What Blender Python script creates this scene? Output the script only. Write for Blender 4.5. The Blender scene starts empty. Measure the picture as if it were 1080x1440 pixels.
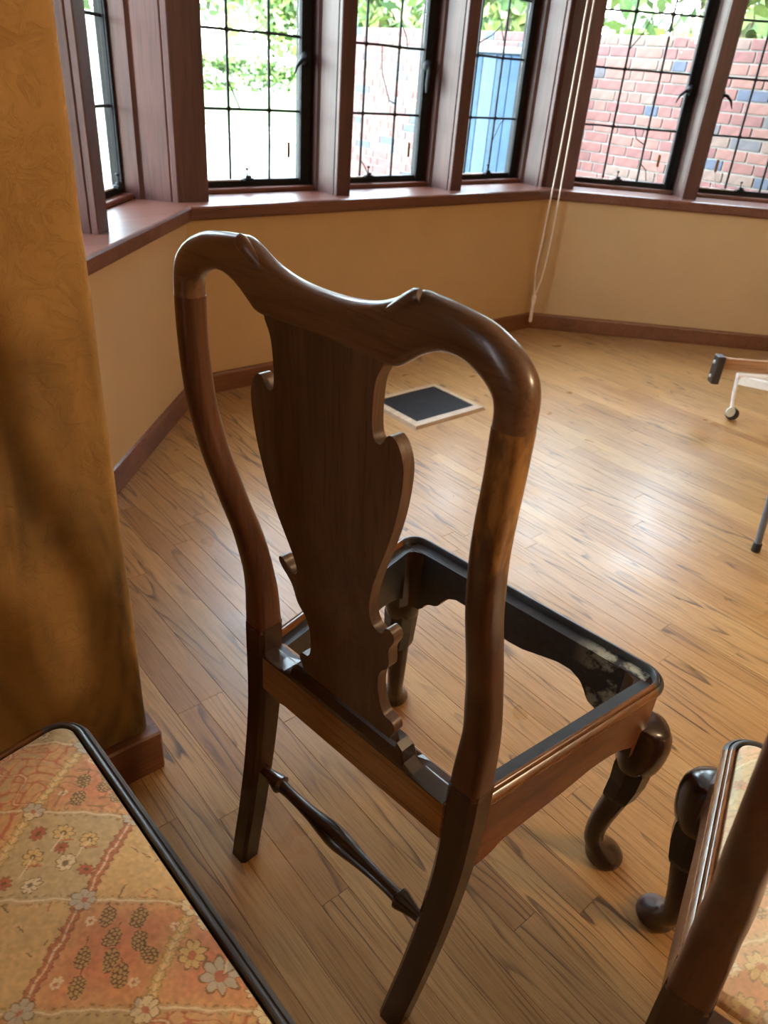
import bpy, bmesh, math, random
import numpy as np
from mathutils import Matrix, Vector

random.seed(7)
RNG = np.random.default_rng(7)
SC = bpy.context.scene
COL = SC.collection
R = math.radians

# ------------------------------------------------------------------ camera
# Room frame: X runs along the back bay wall, Y points out through it, Z up, camera above the origin.
CAM_H = 1.22
YAW, PITCH, ROLL = R(-42.052), 0.53612, 0.08296
F_PX = 1047.9


def rot2(v, a=YAW):
    c, s = math.cos(a), math.sin(a)
    return (c * v[0] - s * v[1], s * v[0] + c * v[1])


cp, sp = math.cos(PITCH), math.sin(PITCH)
fwd = Vector((0, cp, -sp)); r0 = Vector((1, 0, 0)); u0 = Vector((0, sp, cp))
rt = math.cos(ROLL) * r0 + math.sin(ROLL) * u0
up = -math.sin(ROLL) * r0 + math.cos(ROLL) * u0
yawm = Matrix.Rotation(YAW, 3, 'Z')
rt, up, fwd = yawm @ rt, yawm @ up, yawm @ fwd
cam_data = bpy.data.cameras.new('camera')
cam_data.sensor_width = 36.0
cam_data.lens = F_PX / 1440.0 * 36.0
cam_data.clip_start = 0.02
cam_data.clip_end = 300
cam_data.dof.use_dof = True
cam_data.dof.focus_distance = 0.98
cam_data.dof.aperture_fstop = 9.0
cam = bpy.data.objects.new('camera', cam_data)
m = Matrix.Identity(4)
for i in range(3):
    m[i][0], m[i][1], m[i][2] = rt[i], up[i], -fwd[i]
m[2][3] = CAM_H
cam.matrix_world = m
COL.objects.link(cam)
SC.camera = cam


def cam_px(P):
    d = Vector(P) - Vector((0, 0, CAM_H))
    z = d.dot(fwd)
    if z < 0.05:
        return None
    return 540 + F_PX * d.dot(rt) / z, 720 - F_PX * d.dot(up) / z, z


# ------------------------------------------------------------------ world, sun, exposure
SC.view_settings.view_transform = 'Standard'
SC.view_settings.look = 'None'
SC.view_settings.gamma = 1.0
SC.view_settings.use_curve_mapping = False
SC.view_settings.exposure = 2.5
world = bpy.data.worlds.new('sky')
SC.world = world
world.use_nodes = True
wn = world.node_tree
wn.nodes.clear()
sky = wn.nodes.new('ShaderNodeTexSky')
sky.sky_type = 'NISHITA'
sky.sun_disc = False
sky.sun_elevation = R(52)
sky.sun_rotation = R(160)
sky.air_density = 1.0
sky.dust_density = 2.5
sky.ozone_density = 1.0
bg = wn.nodes.new('ShaderNodeBackground')
bg.inputs['Strength'].default_value = 1.9
wo = wn.nodes.new('ShaderNodeOutputWorld')
hs = wn.nodes.new('ShaderNodeHueSaturation')
hs.inputs['Saturation'].default_value = .55
wm = wn.nodes.new('ShaderNodeMix')
wm.data_type = 'RGBA'
wm.blend_type = 'MULTIPLY'
wm.inputs[0].default_value = 1.0
wm.inputs[7].default_value = (1.0, .965, .91, 1)
wn.links.new(sky.outputs[0], hs.inputs['Color'])
wn.links.new(hs.outputs[0], wm.inputs[6])
wn.links.new(wm.outputs[2], bg.inputs[0])
wn.links.new(bg.outputs[0], wo.inputs[0])

sun_data = bpy.data.lights.new('sun', 'SUN')
sun_data.energy = 4.5
sun_data.angle = R(1.0)
sun_data.color = (1.0, 0.95, 0.86)
sun = bpy.data.objects.new('sun', sun_data)
sun.rotation_euler = Vector((0.30, -0.80, 0.90)).to_track_quat('Z', 'Y').to_euler()
sun.location = (0, 0, 12)
COL.objects.link(sun)

cy = SC.cycles
cy.use_denoising = True
cy.max_bounces = 8
cy.diffuse_bounces = 5
cy.glossy_bounces = 3
cy.transparent_max_bounces = 12
cy.caustics_reflective = False
cy.caustics_refractive = False
cy.sample_clamp_indirect = 6.0


# ------------------------------------------------------------------ node helpers
class NT:
    def __init__(self, name):
        self.m = bpy.data.materials.new(name)
        self.m.use_nodes = True
        self.t = self.m.node_tree
        self.b = self.t.nodes['Principled BSDF']

    def n(self, typ, **kw):
        nd = self.t.nodes.new(typ)
        for k, v in kw.items():
            if k.startswith('_'):
                setattr(nd, k[1:], v)
            else:
                nd.inputs[k.replace('__', ' ')].default_value = v
        return nd

    def l(self, a, b):
        self.t.links.new(a, b)

    def coord(self, kind='Object', scale=(1, 1, 1), off=None):
        if kind == 'World':
            src = self.n('ShaderNodeNewGeometry').outputs['Position']
        else:
            src = self.n('ShaderNodeTexCoord').outputs[kind]
        mp = self.n('ShaderNodeMapping')
        mp.inputs['Scale'].default_value = scale
        self.l(src, mp.inputs['Vector'])
        if off is not None:
            self.l(off, mp.inputs['Location'])
        return mp.outputs[0]

    def noise(self, vec, scale, detail=4, rough=.55, dist=0.0):
        nd = self.n('ShaderNodeTexNoise', Scale=scale, Detail=detail, Roughness=rough, Distortion=dist)
        self.l(vec, nd.inputs['Vector'])
        return nd.outputs['Fac']

    def ramp(self, fac, stops, interp='LINEAR'):
        nd = self.n('ShaderNodeValToRGB')
        cr = nd.color_ramp
        cr.interpolation = interp
        while len(cr.elements) < len(stops):
            cr.elements.new(0.5)
        for e, (p, c) in zip(cr.elements, stops):
            e.position = p
            e.color = (*c, 1) if len(c) == 3 else c
        self.l(fac, nd.inputs[0])
        return nd.outputs[0]

    def mix(self, fac, a, b, mode='MIX'):
        nd = self.n('ShaderNodeMix', _data_type='RGBA', _blend_type=mode)
        for s, v in ((0, fac), (6, a), (7, b)):
            if isinstance(v, (int, float)):
                nd.inputs[s].default_value = v
            elif isinstance(v, tuple):
                nd.inputs[s].default_value = (*v, 1)
            else:
                self.l(v, nd.inputs[s])
        return nd.outputs[2]

    def math(self, op, a, b=None, clamp=False):
        nd = self.n('ShaderNodeMath', _operation=op, _use_clamp=clamp)
        for s, v in ((0, a), (1, b)):
            if v is None:
                continue
            if isinstance(v, (int, float)):
                nd.inputs[s].default_value = v
            else:
                self.l(v, nd.inputs[s])
        return nd.outputs[0]

    def bump(self, h, strength=.2, dist=.002):
        nd = self.n('ShaderNodeBump', Strength=strength, Distance=dist)
        self.l(h, nd.inputs['Height'])
        self.l(nd.outputs[0], self.b.inputs['Normal'])

    def set(self, col=None, rough=None, metal=None, coat=None, spec=None, coat_rough=None):
        b = self.b
        if col is not None:
            if isinstance(col, tuple):
                b.inputs['Base Color'].default_value = (*col, 1)
            else:
                self.l(col, b.inputs['Base Color'])
        if rough is not None:
            if isinstance(rough, (int, float)):
                b.inputs['Roughness'].default_value = rough
            else:
                self.l(rough, b.inputs['Roughness'])
        if metal is not None:
            b.inputs['Metallic'].default_value = metal
        if coat is not None:
            b.inputs['Coat Weight'].default_value = coat
            b.inputs['Coat Roughness'].default_value = .15 if coat_rough is None else coat_rough
        if spec is not None:
            b.inputs['Specular IOR Level'].default_value = spec
        return self.m


def plain(name, col, rough=.6, metal=0.0, vary=.12, scale=30, spec=.5, kind='Object'):
    t = NT(name)
    n = t.noise(t.coord(kind), scale, 3)
    a = tuple(c * (1 - vary) for c in col)
    b = tuple(min(1, c * (1 + vary)) for c in col)
    t.set(t.ramp(n, [(.3, a), (.7, b)]), rough, metal, spec=spec)
    return t.m


def wood(name, axis, dark, mid, light, rough=.32, scale=1.0, coat=.25, contrast=.5, kind='Object', relief=.15, spec=.5):
    t = NT(name)
    s = [38.0 * scale] * 3
    s[axis] = 2.2 * scale
    v = t.coord(kind, tuple(s))
    s2 = [9.0 * scale] * 3
    s2[axis] = 1.2 * scale
    v2 = t.coord(kind, tuple(s2))
    s3 = [240.0 * scale] * 3
    s3[axis] = 9 * scale
    v3 = t.coord(kind, tuple(s3))
    fine = t.noise(v, 1.0, 5, .6, .6)
    broad = t.noise(v2, 1.0, 3, .5, .8)
    pores = t.noise(v3, 1.0, 2, .5)
    c1 = t.ramp(fine, [(.5 - contrast * .42, dark), (.5, mid), (.5 + contrast * .5, light)])
    c2 = t.ramp(broad, [(.32, dark), (.62, light)])
    c = t.mix(.42, c1, c2)
    pc = t.ramp(pores, [(.34, (.45, .42, .4)), (.5, (1, 1, 1))])
    c = t.mix(.6, c, pc, 'MULTIPLY')
    t.set(c, rough, coat=coat, spec=spec)
    t.bump(pores, relief, .0006)
    return t.m


# ------------------------------------------------------------------ materials
M = {}
M['crest'] = wood('walnut_crest', 0, (.052, .024, .014), (.125, .062, .034), (.205, .106, .058), .30)
M['splat'] = wood('walnut_splat', 2, (.048, .024, .014), (.094, .049, .027), (.150, .080, .044), .42, coat=.1)
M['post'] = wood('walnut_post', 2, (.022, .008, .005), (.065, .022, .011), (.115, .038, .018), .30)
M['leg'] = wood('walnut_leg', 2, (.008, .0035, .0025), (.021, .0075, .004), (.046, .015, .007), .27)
M['rail_back'] = wood('walnut_rear_rail', 0, (.13, .056, .022), (.30, .145, .050), (.45, .235, .080), .45, coat=.05)
M['rail_side'] = wood('walnut_side_rail', 1, (.045, .011, .004), (.120, .034, .011), (.21, .070, .022), .36)
M['rail_front'] = wood('walnut_front_rail', 0, (.050, .015, .007), (.12, .042, .016), (.19, .075, .026), .34)
M['rim'] = wood('rim_moulding', 1, (.060, .022, .010), (.170, .066, .022), (.30, .130, .046), .26)
M['black_rim'] = plain('ebonised_rim', (.022, .021, .023), .40, vary=.3, spec=1.0)


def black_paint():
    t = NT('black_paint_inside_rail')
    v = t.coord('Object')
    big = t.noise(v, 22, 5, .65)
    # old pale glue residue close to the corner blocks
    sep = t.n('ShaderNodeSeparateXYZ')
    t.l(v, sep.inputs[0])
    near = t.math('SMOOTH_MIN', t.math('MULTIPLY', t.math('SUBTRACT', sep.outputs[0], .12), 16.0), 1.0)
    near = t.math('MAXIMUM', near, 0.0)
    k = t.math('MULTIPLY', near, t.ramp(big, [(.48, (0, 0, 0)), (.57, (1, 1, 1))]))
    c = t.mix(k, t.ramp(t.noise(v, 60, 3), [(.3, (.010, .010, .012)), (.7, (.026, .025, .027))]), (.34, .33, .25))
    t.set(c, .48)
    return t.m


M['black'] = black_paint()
M['cuff'] = plain('ebonised_cuff', (.010, .008, .008), .28, vary=.3)
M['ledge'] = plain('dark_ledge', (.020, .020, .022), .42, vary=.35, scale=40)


def worn_post():
    t = NT('walnut_post_worn')
    v = t.coord('Object', (38, 38, 2.2))
    fine = t.noise(v, 1, 5, .6, .6)
    base = t.ramp(fine, [(.28, (.022, .008, .005)), (.5, (.060, .021, .011)), (.78, (.105, .036, .018))])
    worn = t.ramp(fine, [(.28, (.13, .058, .018)), (.5, (.30, .155, .050)), (.78, (.44, .25, .09))])
    o = t.coord('Object')
    sep = t.n('ShaderNodeSeparateXYZ')
    t.l(o, sep.inputs[0])
    streak = t.noise(t.coord('Object', (55, 55, 14)), 1, 3, .6)
    edge = t.math('ADD', sep.outputs[2], t.math('MULTIPLY', t.math('SUBTRACT', streak, .5), .34))
    lo = t.ramp(edge, [(.835, (0, 0, 0)), (.885, (1, 1, 1))])
    # the wear is on the outer and back faces only
    side = t.math('MULTIPLY', t.math('ADD', t.math('MULTIPLY', t.math('SUBTRACT', sep.outputs[0], .222), 30), .9, clamp=True), t.ramp(t.noise(t.coord('Object', (60, 60, 22)), 1, 4, .65), [(.36, (.25, .25, .25)), (.54, (1, 1, 1))]))
    t.set(t.mix(t.math('MULTIPLY', lo, side), base, worn), .30, coat=.25)
    return t.m


M['post_worn'] = worn_post()


def floor_mat():
    t = NT('oak_floor')
    at = t.n('ShaderNodeAttribute', _attribute_name='rnd')
    rnd = at.outputs['Fac']
    off = t.n('ShaderNodeCombineXYZ')
    t.l(t.math('MULTIPLY', rnd, 37.0), off.inputs[0])
    t.l(t.math('MULTIPLY', rnd, 91.0), off.inputs[1])
    off = off.outputs[0]
    # flowing cathedral figure: stretched, warped bands per board
    vw = t.coord('World', (20, 3.4, 1), off)
    warp = t.noise(vw, 1.0, 2, .5)
    vb = t.coord('World', (13, .95, 1), off)
    bands = t.noise(vb, 1.0, 1, .3)
    ph = t.math('ADD', t.math('MULTIPLY', bands, 12.0), t.math('MULTIPLY', warp, 1.6))
    saw = t.math('FRACT', ph)
    vein = t.ramp(saw, [(0.0, (1, 1, 1)), (.07, (.85, .85, .85)), (.20, (.18, .18, .18)), (.42, (0, 0, 0)), (.95, (0, 0, 0)), (1, (1, 1, 1))])
    mask = t.ramp(t.noise(t.coord('World', (11, 2.4, 1), off), 1, 3), [(.42, (.08, .08, .08)), (.60, (1, 1, 1))])
    vein = t.math('MULTIPLY', vein, mask)
    pores = t.noise(t.coord('World', (420, 10, 1), off), 1, 3, .6)
    fleck = t.noise(t.coord('World', (120, 5, 1), off), 1, 3, .6)
    base = t.ramp(rnd, [(0, (.345, .176, .062)), (.25, (.41, .216, .078)), (.5, (.37, .186, .066)), (.75, (.445, .247, .094)), (1, (.30, .142, .050))])
    base = t.mix(t.math('MULTIPLY', t.ramp(fleck, [(.3, (1, 1, 1)), (.62, (0, 0, 0))]), .42), base, (.235, .112, .038))
    c = t.mix(t.math('MULTIPLY', vein, .92), base, (.070, .036, .019))
    c = t.mix(.55, c, t.ramp(pores, [(.36, (.50, .46, .42)), (.52, (1, 1, 1))]), 'MULTIPLY')
    rough = t.ramp(t.noise(t.coord('World', (5, 5, 5)), 1, 3), [(.3, (.27, .27, .27)), (.7, (.38, .38, .38))])
    t.set(c, rough, spec=.34)
    t.bump(pores, .18, .0006)
    return t.m


M['floor'] = floor_mat()
M['subfloor'] = plain('subfloor', (.03, .018, .01), .9)


def plaster(name, col, lo, rel=.25, scale=6):
    t = NT(name)
    v = t.coord('World')
    n = t.noise(v, scale, 5, .6)
    t.set(t.ramp(n, [(.3, lo), (.7, col)]), .75, spec=.25)
    f = t.noise(v, 90, 5, .7)
    t.bump(f, rel, .0025)
    return t.m


M['wall'] = plaster('ochre_wall_paint', (.435, .288, .152), (.405, .262, .134), .05, 3)


def pier_mat():
    t = NT('rough_ochre_plaster')
    v = t.coord('World')
    n = t.noise(v, 5, 5, .6)
    base = t.ramp(n, [(.3, (.35, .195, .062)), (.7, (.46, .275, .100))])
    # smoky brown swirls brushed into the glaze, running diagonally down the wall
    mp = t.n('ShaderNodeMapping')
    mp.inputs['Rotation'].default_value = (0, R(18), 0)
    mp.inputs['Scale'].default_value = (7.5, 1, 1.7)
    t.l(t.n('ShaderNodeNewGeometry').outputs['Position'], mp.inputs['Vector'])
    sw = t.noise(mp.outputs[0], 1.0, 3, .5, 1.1)
    sep = t.n('ShaderNodeSeparateXYZ')
    t.l(v, sep.inputs[0])
    low = t.ramp(sep.outputs[2], [(.0, (1, 1, 1)), (.55, (.95, .95, .95)), (.86, (.55, .55, .55)), (.99, (0, 0, 0))])
    k = t.math('MULTIPLY', t.ramp(sw, [(.38, (0, 0, 0)), (.58, (.9, .9, .9))]), low)
    t.set(t.mix(k, base, (.085, .056, .026)), .7, spec=.25)
    f = t.noise(v, 24, 8, .7, 1.6)
    t.bump(t.ramp(f, [(.38, (0, 0, 0)), (.5, (.6, .6, .6)), (.62, (.65, .65, .65)), (.7, (1, 1, 1))]), .45, .006)
    return t.m


M['pier'] = pier_mat()
M['ceiling'] = plain('ceiling_paint', (.72, .68, .60), .8, vary=.04)
M['base'] = wood('baseboard_wood', 0, (.075, .022, .010), (.135, .045, .019), (.19, .070, .030), .38, kind='World', scale=.6, coat=.15)
M['trim'] = wood('window_oak', 2, (.032, .009, .007), (.060, .0175, .013), (.088, .029, .022), .46, kind='World', scale=.7, coat=0, spec=.42)
M['sill'] = wood('sill_wood', 0, (.062, .019, .012), (.108, .036, .023), (.165, .062, .040), .36, kind='World', scale=.6, coat=.1, spec=.4)
M['iron'] = plain('wrought_iron', (.008, .008, .009), .62, .0, vary=.3, scale=60, spec=.2)
M['lead'] = plain('lead_came', (.014, .015, .016), .6, .0, vary=.3, spec=.2)
M['brass'] = plain('bronze_tag', (.20, .10, .03), .4, .5)
M['putty'] = plain('white_putty', (.7, .74, .76), .6)


def glass():
    t = NT('old_window_glass')
    nodes, links = t.t.nodes, t.t.links
    out = nodes['Material Output']
    nodes.remove(t.b)
    tr = nodes.new('ShaderNodeBsdfTransparent')
    tr.inputs[0].default_value = (.93, .985, .97, 1)
    gl = nodes.new('ShaderNodeBsdfGlossy')
    gl.inputs['Roughness'].default_value = .03
    bp = nodes.new('ShaderNodeBump')
    bp.inputs['Strength'].default_value = .25
    bp.inputs['Distance'].default_value = .004
    nz = t.noise(t.coord('World'), 14, 2)
    links.new(nz, bp.inputs['Height'])
    links.new(bp.outputs[0], gl.inputs['Normal'])
    lw = nodes.new('ShaderNodeLayerWeight')
    lw.inputs[0].default_value = .5
    fr5 = t.math('ADD', t.math('MULTIPLY', t.math('POWER', lw.outputs['Facing'], 5.0), .85), .035)
    mx = nodes.new('ShaderNodeMixShader')
    links.new(fr5, mx.inputs[0])
    links.new(tr.outputs[0], mx.inputs[1])
    links.new(gl.outputs[0], mx.inputs[2])
    links.new(mx.outputs[0], out.inputs[0])
    return t.m


M['glass'] = glass()


def fabric():
    t = NT('woven_tapestry')
    at = t.n('ShaderNodeAttribute', _attribute_name='weave')
    v = t.coord('Object')
    w = t.n('ShaderNodeTexWave', Scale=330, Distortion=.6)
    w.wave_profile = 'SIN'
    w.bands_direction = 'DIAGONAL'
    t.l(v, w.inputs['Vector'])
    n = t.noise(v, 260, 3, .7)
    c = t.mix(.30, at.outputs['Color'], t.ramp(w.outputs['Fac'], [(0, (.62, .60, .56)), (1, (1, 1, 1))]), 'MULTIPLY')
    c = t.mix(.30, c, t.ramp(n, [(.3, (.70, .68, .64)), (.7, (1, 1, 1))]), 'MULTIPLY')
    t.set(c, .68, spec=.3)
    t.b.inputs['Sheen Weight'].default_value = .25
    t.bump(w.outputs['Fac'], .25, .0006)
    return t.m


M['fabric'] = fabric()


# ------------------------------------------------------------------ mesh helpers
def tagit(o, label=None, cat=None, group=None, kind=None):
    if label:
        o['label'] = label
    if cat:
        o['category'] = cat
    if group:
        o['group'] = group
    if kind:
        o['kind'] = kind
    return o


def empty(name, loc=(0, 0, 0), rz=0.0, **kw):
    o = bpy.data.objects.new(name, None)
    o.empty_display_size = .1
    o.location = loc
    o.rotation_euler = (0, 0, rz)
    COL.objects.link(o)
    return tagit(o, **kw)


def obj(name, me, parent=None, loc=None, **kw):
    o = bpy.data.objects.new(name, me)
    COL.objects.link(o)
    if parent is not None:
        o.parent = parent
    if loc is not None:
        o.location = loc
    return tagit(o, **kw)


def mk(name, verts, faces, mats, smooth=False, mi=None, sharp=None):
    me = bpy.data.meshes.new(name)
    me.from_pydata([tuple(v) for v in verts], [], faces)
    for mt in (mats if isinstance(mats, (list, tuple)) else [mats]):
        me.materials.append(mt)
    if mi is not None:
        me.polygons.foreach_set('material_index', mi)
    me.update()
    bm = bmesh.new()
    bm.from_mesh(me)
    bmesh.ops.recalc_face_normals(bm, faces=bm.faces)
    bm.to_mesh(me)
    bm.free()
    if smooth:
        me.polygons.foreach_set('use_smooth', [True] * len(me.polygons))
        me.set_sharp_from_angle(angle=R(sharp or 40))
    me.update()
    return me


class MB:
    """collects boxes, prisms, lofts and tubes for ONE mesh"""

    def __init__(self):
        self.v, self.f, self.mi = [], [], []

    def add(self, v, f, mi=0):
        o = len(self.v)
        self.v += [tuple(a) for a in v]
        self.f += [[i + o for i in q] for q in f]
        self.mi += [mi] * len(f) if isinstance(mi, int) else list(mi)
        return self

    def box(self, x0, x1, y0, y1, z0, z1, bev=0.0, mi=0):
        if bev <= 0:
            v = [(x, y, z) for z in (z0, z1) for y in (y0, y1) for x in (x0, x1)]
            f = [(0, 2, 3, 1), (4, 5, 7, 6), (0, 1, 5, 4), (2, 6, 7, 3), (0, 4, 6, 2), (1, 3, 7, 5)]
            return self.add(v, f, mi)
        b = min(bev, (x1 - x0) * .49, (y1 - y0) * .49, (z1 - z0) * .49)
        rings = []
        for z, i in ((z0, b), (z0 + b, 0), (z1 - b, 0), (z1, b)):
            c = b
            xa, xb, ya, yb_ = x0 + i, x1 - i, y0 + i, y1 - i
            rings.append([(xa + c, ya, z), (xb - c, ya, z), (xb, ya + c, z), (xb, yb_ - c, z), (xb - c, yb_, z), (xa + c, yb_, z), (xa, yb_ - c, z), (xa, ya + c, z)])
        return self.loft(rings, mi=mi)

    def loft(self, rings, cap=True, closed=True, mi=0):
        n = len(rings[0])
        v = [p for r_ in rings for p in r_]
        f = []
        for k in range(len(rings) - 1):
            for i in range(n if closed else n - 1):
                j = (i + 1) % n
                f.append((k * n + i, k * n + j, (k + 1) * n + j, (k + 1) * n + i))
        if cap:
            f.append(tuple(range(n))[::-1])
            f.append(tuple((len(rings) - 1) * n + i for i in range(n)))
        return self.add(v, f, mi)

    def prism(self, poly, z0, z1, mi=0):
        return self.loft([[(x, y, z0) for x, y in poly], [(x, y, z1) for x, y in poly]], mi=mi)

    def tube(self, pts, rad, seg=8, mi=0):
        pts = [Vector(p) for p in pts]
        rads = rad if isinstance(rad, (list, tuple)) else [rad] * len(pts)
        rings = []
        prev = None
        for i, p in enumerate(pts):
            d = (pts[min(i + 1, len(pts) - 1)] - pts[max(i - 1, 0)]).normalized()
            a = Vector((0, 0, 1)) if abs(d.z) < .9 else Vector((1, 0, 0))
            if prev is not None:
                a = prev
            s = d.cross(a)
            if s.length < 1e-5:
                s = d.cross(Vector((0, 1, 0)))
            s.normalize()
            t = s.cross(d)
            prev = t
            rings.append([tuple(p + rads[i] * (math.cos(2 * math.pi * k / seg) * s + math.sin(2 * math.pi * k / seg) * t)) for k in range(seg)])
        return self.loft(rings, mi=mi)

    def mesh(self, name, mats, smooth=False, sharp=None):
        return mk(name, self.v, self.f, mats, smooth, self.mi, sharp)

    def build(self, name, mats, parent=None, smooth=False, sharp=None, **kw):
        return obj(name, self.mesh(name, mats, smooth, sharp), parent, **kw)


def sring(cx, cy, z, rx, ry, n=2.0, seg=24, rot=0.0):
    out = []
    for k in range(seg):
        a = 2 * math.pi * k / seg
        c, s = math.cos(a), math.sin(a)
        x = rx * math.copysign(abs(c) ** (2 / n), c)
        y = ry * math.copysign(abs(s) ** (2 / n), s)
        out.append((cx + x * math.cos(rot) - y * math.sin(rot), cy + x * math.sin(rot) + y * math.cos(rot), z))
    return out


def smooth_interp(z, tab, col):
    """Catmull-Rom through rows of tab keyed on column 0"""
    zs = [r_[0] for r_ in tab]
    if z <= zs[0]:
        return tab[0][col]
    if z >= zs[-1]:
        return tab[-1][col]
    for i in range(len(zs) - 1):
        if zs[i] <= z <= zs[i + 1]:
            break
    def sl(k):
        a, b = max(k - 1, 0), min(k + 1, len(zs) - 1)
        return (tab[b][col] - tab[a][col]) / (zs[b] - zs[a])
    h = zs[i + 1] - zs[i]
    t = (z - zs[i]) / h
    p0, p1, m0, m1 = tab[i][col], tab[i + 1][col], sl(i) * h, sl(i + 1) * h
    return (2 * t**3 - 3 * t**2 + 1) * p0 + (t**3 - 2 * t**2 + t) * m0 + (-2 * t**3 + 3 * t**2) * p1 + (t**3 - t**2) * m1


# ------------------------------------------------------------------ the room shell
Z_SILL, Z_SILLB, Z_BASE = .7394, .6903, .0875
Z_HEAD, Z_CEIL = 2.10, 2.50
# wall frames: origin at the foot of the perpendicular from the room origin, local x along the wall, local y outwards
WALLS = {'back': (0.0, 2.6606), 'right': (R(-45), 4.2788), 'left': (R(45), .9469)}


def wall_empty_pose(w, al=0.0):
    a, off = WALLS[w]
    u = (math.cos(a), math.sin(a)); n = (-math.sin(a), math.cos(a))
    return (u[0] * al + n[0] * off, u[1] * al + n[1] * off, 0.0), a


def wpt(w, al, d):
    a, off = WALLS[w]
    u = (math.cos(a), math.sin(a)); n = (-math.sin(a), math.cos(a))
    return (u[0] * al + n[0] * (off + d), u[1] * al + n[1] * (off + d))


XL, XR = .362, 4.350         # bay opening
T22 = math.tan(R(22.5))


def wall_span(w, d):
    """along-wall extent at outward depth d (mitred 45 degree corners)"""
    if w == 'back':
        return 1.3215 - d * T22, 3.3905 + d * T22
    if w == 'right':
        return .5160 - d * T22, 1.873
    return 1.459, 2.816 + d * T22


def wall_prism(name, w, d0, d1, z0, z1, mat, **kw):
    a0, b0 = wall_span(w, d0)
    a1, b1 = wall_span(w, d1)
    mb = MB()
    mb.prism([wpt(w, a0, d0), wpt(w, b0, d0), wpt(w, b1, d1), wpt(w, a1, d1)], z0, z1)
    return mb.build(name, mat, **kw)


for w in WALLS:
    wall_prism('wall_' + w, w, .012, .30, -.32, Z_SILLB, M['wall'], kind='structure',
               label={'back': 'ochre painted wall under the three middle bay windows', 'left': 'ochre painted bay wall next to the rough plaster pier',
                      'right': 'tan lit bay wall behind the white caster frame'}[w])

# baseboards with a small chamfer on top
for w in WALLS:
    mb = MB()
    rings = []
    prof = [(0.002, 0.0), (0.0, .004), (0.0, .076), (.004, .084), (.012, .0875), (.012, 0.0)]
    ends = []
    for side in (0, 1):
        ring = []
        for d, z in prof:
            a_, b_ = wall_span(w, d)
            ring.append((*wpt(w, (a_, b_)[side], d), z))
        ends.append(ring)
    mb.loft(ends)
    mb.build('baseboard_' + w, M['base'], kind='structure', label='reddish wooden baseboard of the %s bay wall' % w)

# sills: a deep board with rounded nosing on each wall
SILL_NAMES = {'back': 'trim_1', 'left': 'trim_2', 'right': 'trim_3'}
for w in WALLS:
    mb = MB()
    prof = [(.012, Z_SILLB), (-.0115, Z_SILLB), (-.0155, Z_SILLB + .006), (-.0155, Z_SILL - .008), (-.0125, Z_SILL - .002), (-.006, Z_SILL), (.30, Z_SILL), (.30, Z_SILLB)]
    ends = []
    for side in (0, 1):
        ends.append([(*wpt(w, wall_span(w, d)[side], d), z) for d, z in prof])
    mb.loft(ends)
    mb.build(SILL_NAMES[w], M['sill'], kind='structure', label='dark wooden window sill along the %s bay wall' % w)

# mullions and posts
MULL = [(.033, .070), (.0365, .074), (.0365, .090), (.0325, .094), (.0365, .098), (.041, .198), (.036, .203), (.041, .208), (.047, .213), (.047, .30)]


def mull_poly(c, half_extra=0.0):
    r_ = [(c + x + half_extra, d) for x, d in MULL]
    l_ = [(c - x - half_extra, d) for x, d in MULL]
    return l_[::-1] + r_


TRIM_N = [4]


def mullion(w, c, label):
    mb = MB()
    mb.prism([wpt(w, a, d) for a, d in mull_poly(c)], Z_SILL, Z_HEAD)
    mb.build('trim_%d' % TRIM_N[0], M['trim'], kind='structure', label=label)
    TRIM_N[0] += 1


mullion('back', 2.0795, 'dark oak mullion between first and second bay windows')
mullion('back', 2.7530, 'dark oak mullion between second and third bay windows')
mullion('right', 1.2405, 'dark oak mullion between the two right bay windows')
mullion('left', 2.2510, 'dark oak mullion nearest the rough plaster pier')


def grooved(pts_from, direction, inward, steps):
    """jamb profile: from a point, run along 'direction', with steps (distance, inset)"""
    return [(pts_from[0] + direction[0] * s + inward[0] * k, pts_from[1] + direction[1] * s + inward[1] * k) for s, k in steps]


JST = [(0, 0), (.004, .003), (.020, .003), (.025, -.001), (.030, .003), (.125, .003), (.131, -.003), (.137, .003), (.143, .010), (.23, .010)]
# left corner post
nl = (-math.sin(R(45)), math.cos(R(45))); ul = (math.cos(R(45)), math.sin(R(45)))
A = (1.443, 2.7306); B = (1.322, 2.7306)
jl = grooved(B, nl, (-ul[0], -ul[1]), JST)
jb = grooved(A, (0, 1), (1, 0), [(0, 0), (.004, .003), (.23, .006)])
mb = MB()
mb.prism(jl[::-1] + jb, Z_SILL, Z_HEAD)
mb.build('trim_%d' % TRIM_N[0], M['trim'], kind='structure', label='broad oak corner post left of the first middle window'); TRIM_N[0] += 1
# right corner post
nr = (math.cos(R(45)), math.sin(R(45)))
A = (3.388, 2.7306); K = (3.4194, 2.7306)
Cc = wpt('right', .632, .07)
jl = grooved(A, (0, 1), (-1, 0), JST)
jb = grooved(Cc, nr, (nr[0], -nr[1]), [(0, 0), (.004, .003), (.23, .006)])
mb = MB()
mb.prism(jl[::-1] + [K] + jb, Z_SILL, Z_HEAD)
mb.build('trim_%d' % TRIM_N[0], M['trim'], kind='structure', label='broad oak corner post behind the hanging blind cords'); TRIM_N[0] += 1
# end posts of the side walls
for w, a, b in (('left', 1.459, 1.62), ('right', 1.84, 1.873)):
    mb = MB()
    mb.prism([wpt(w, a, .07), wpt(w, b, .07), wpt(w, b, .30), wpt(w, a, .30)], Z_SILL, Z_HEAD)
    mb.build('trim_%d' % TRIM_N[0], M['trim'], kind='structure', label='oak end post of the %s bay wall' % w); TRIM_N[0] += 1
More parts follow.
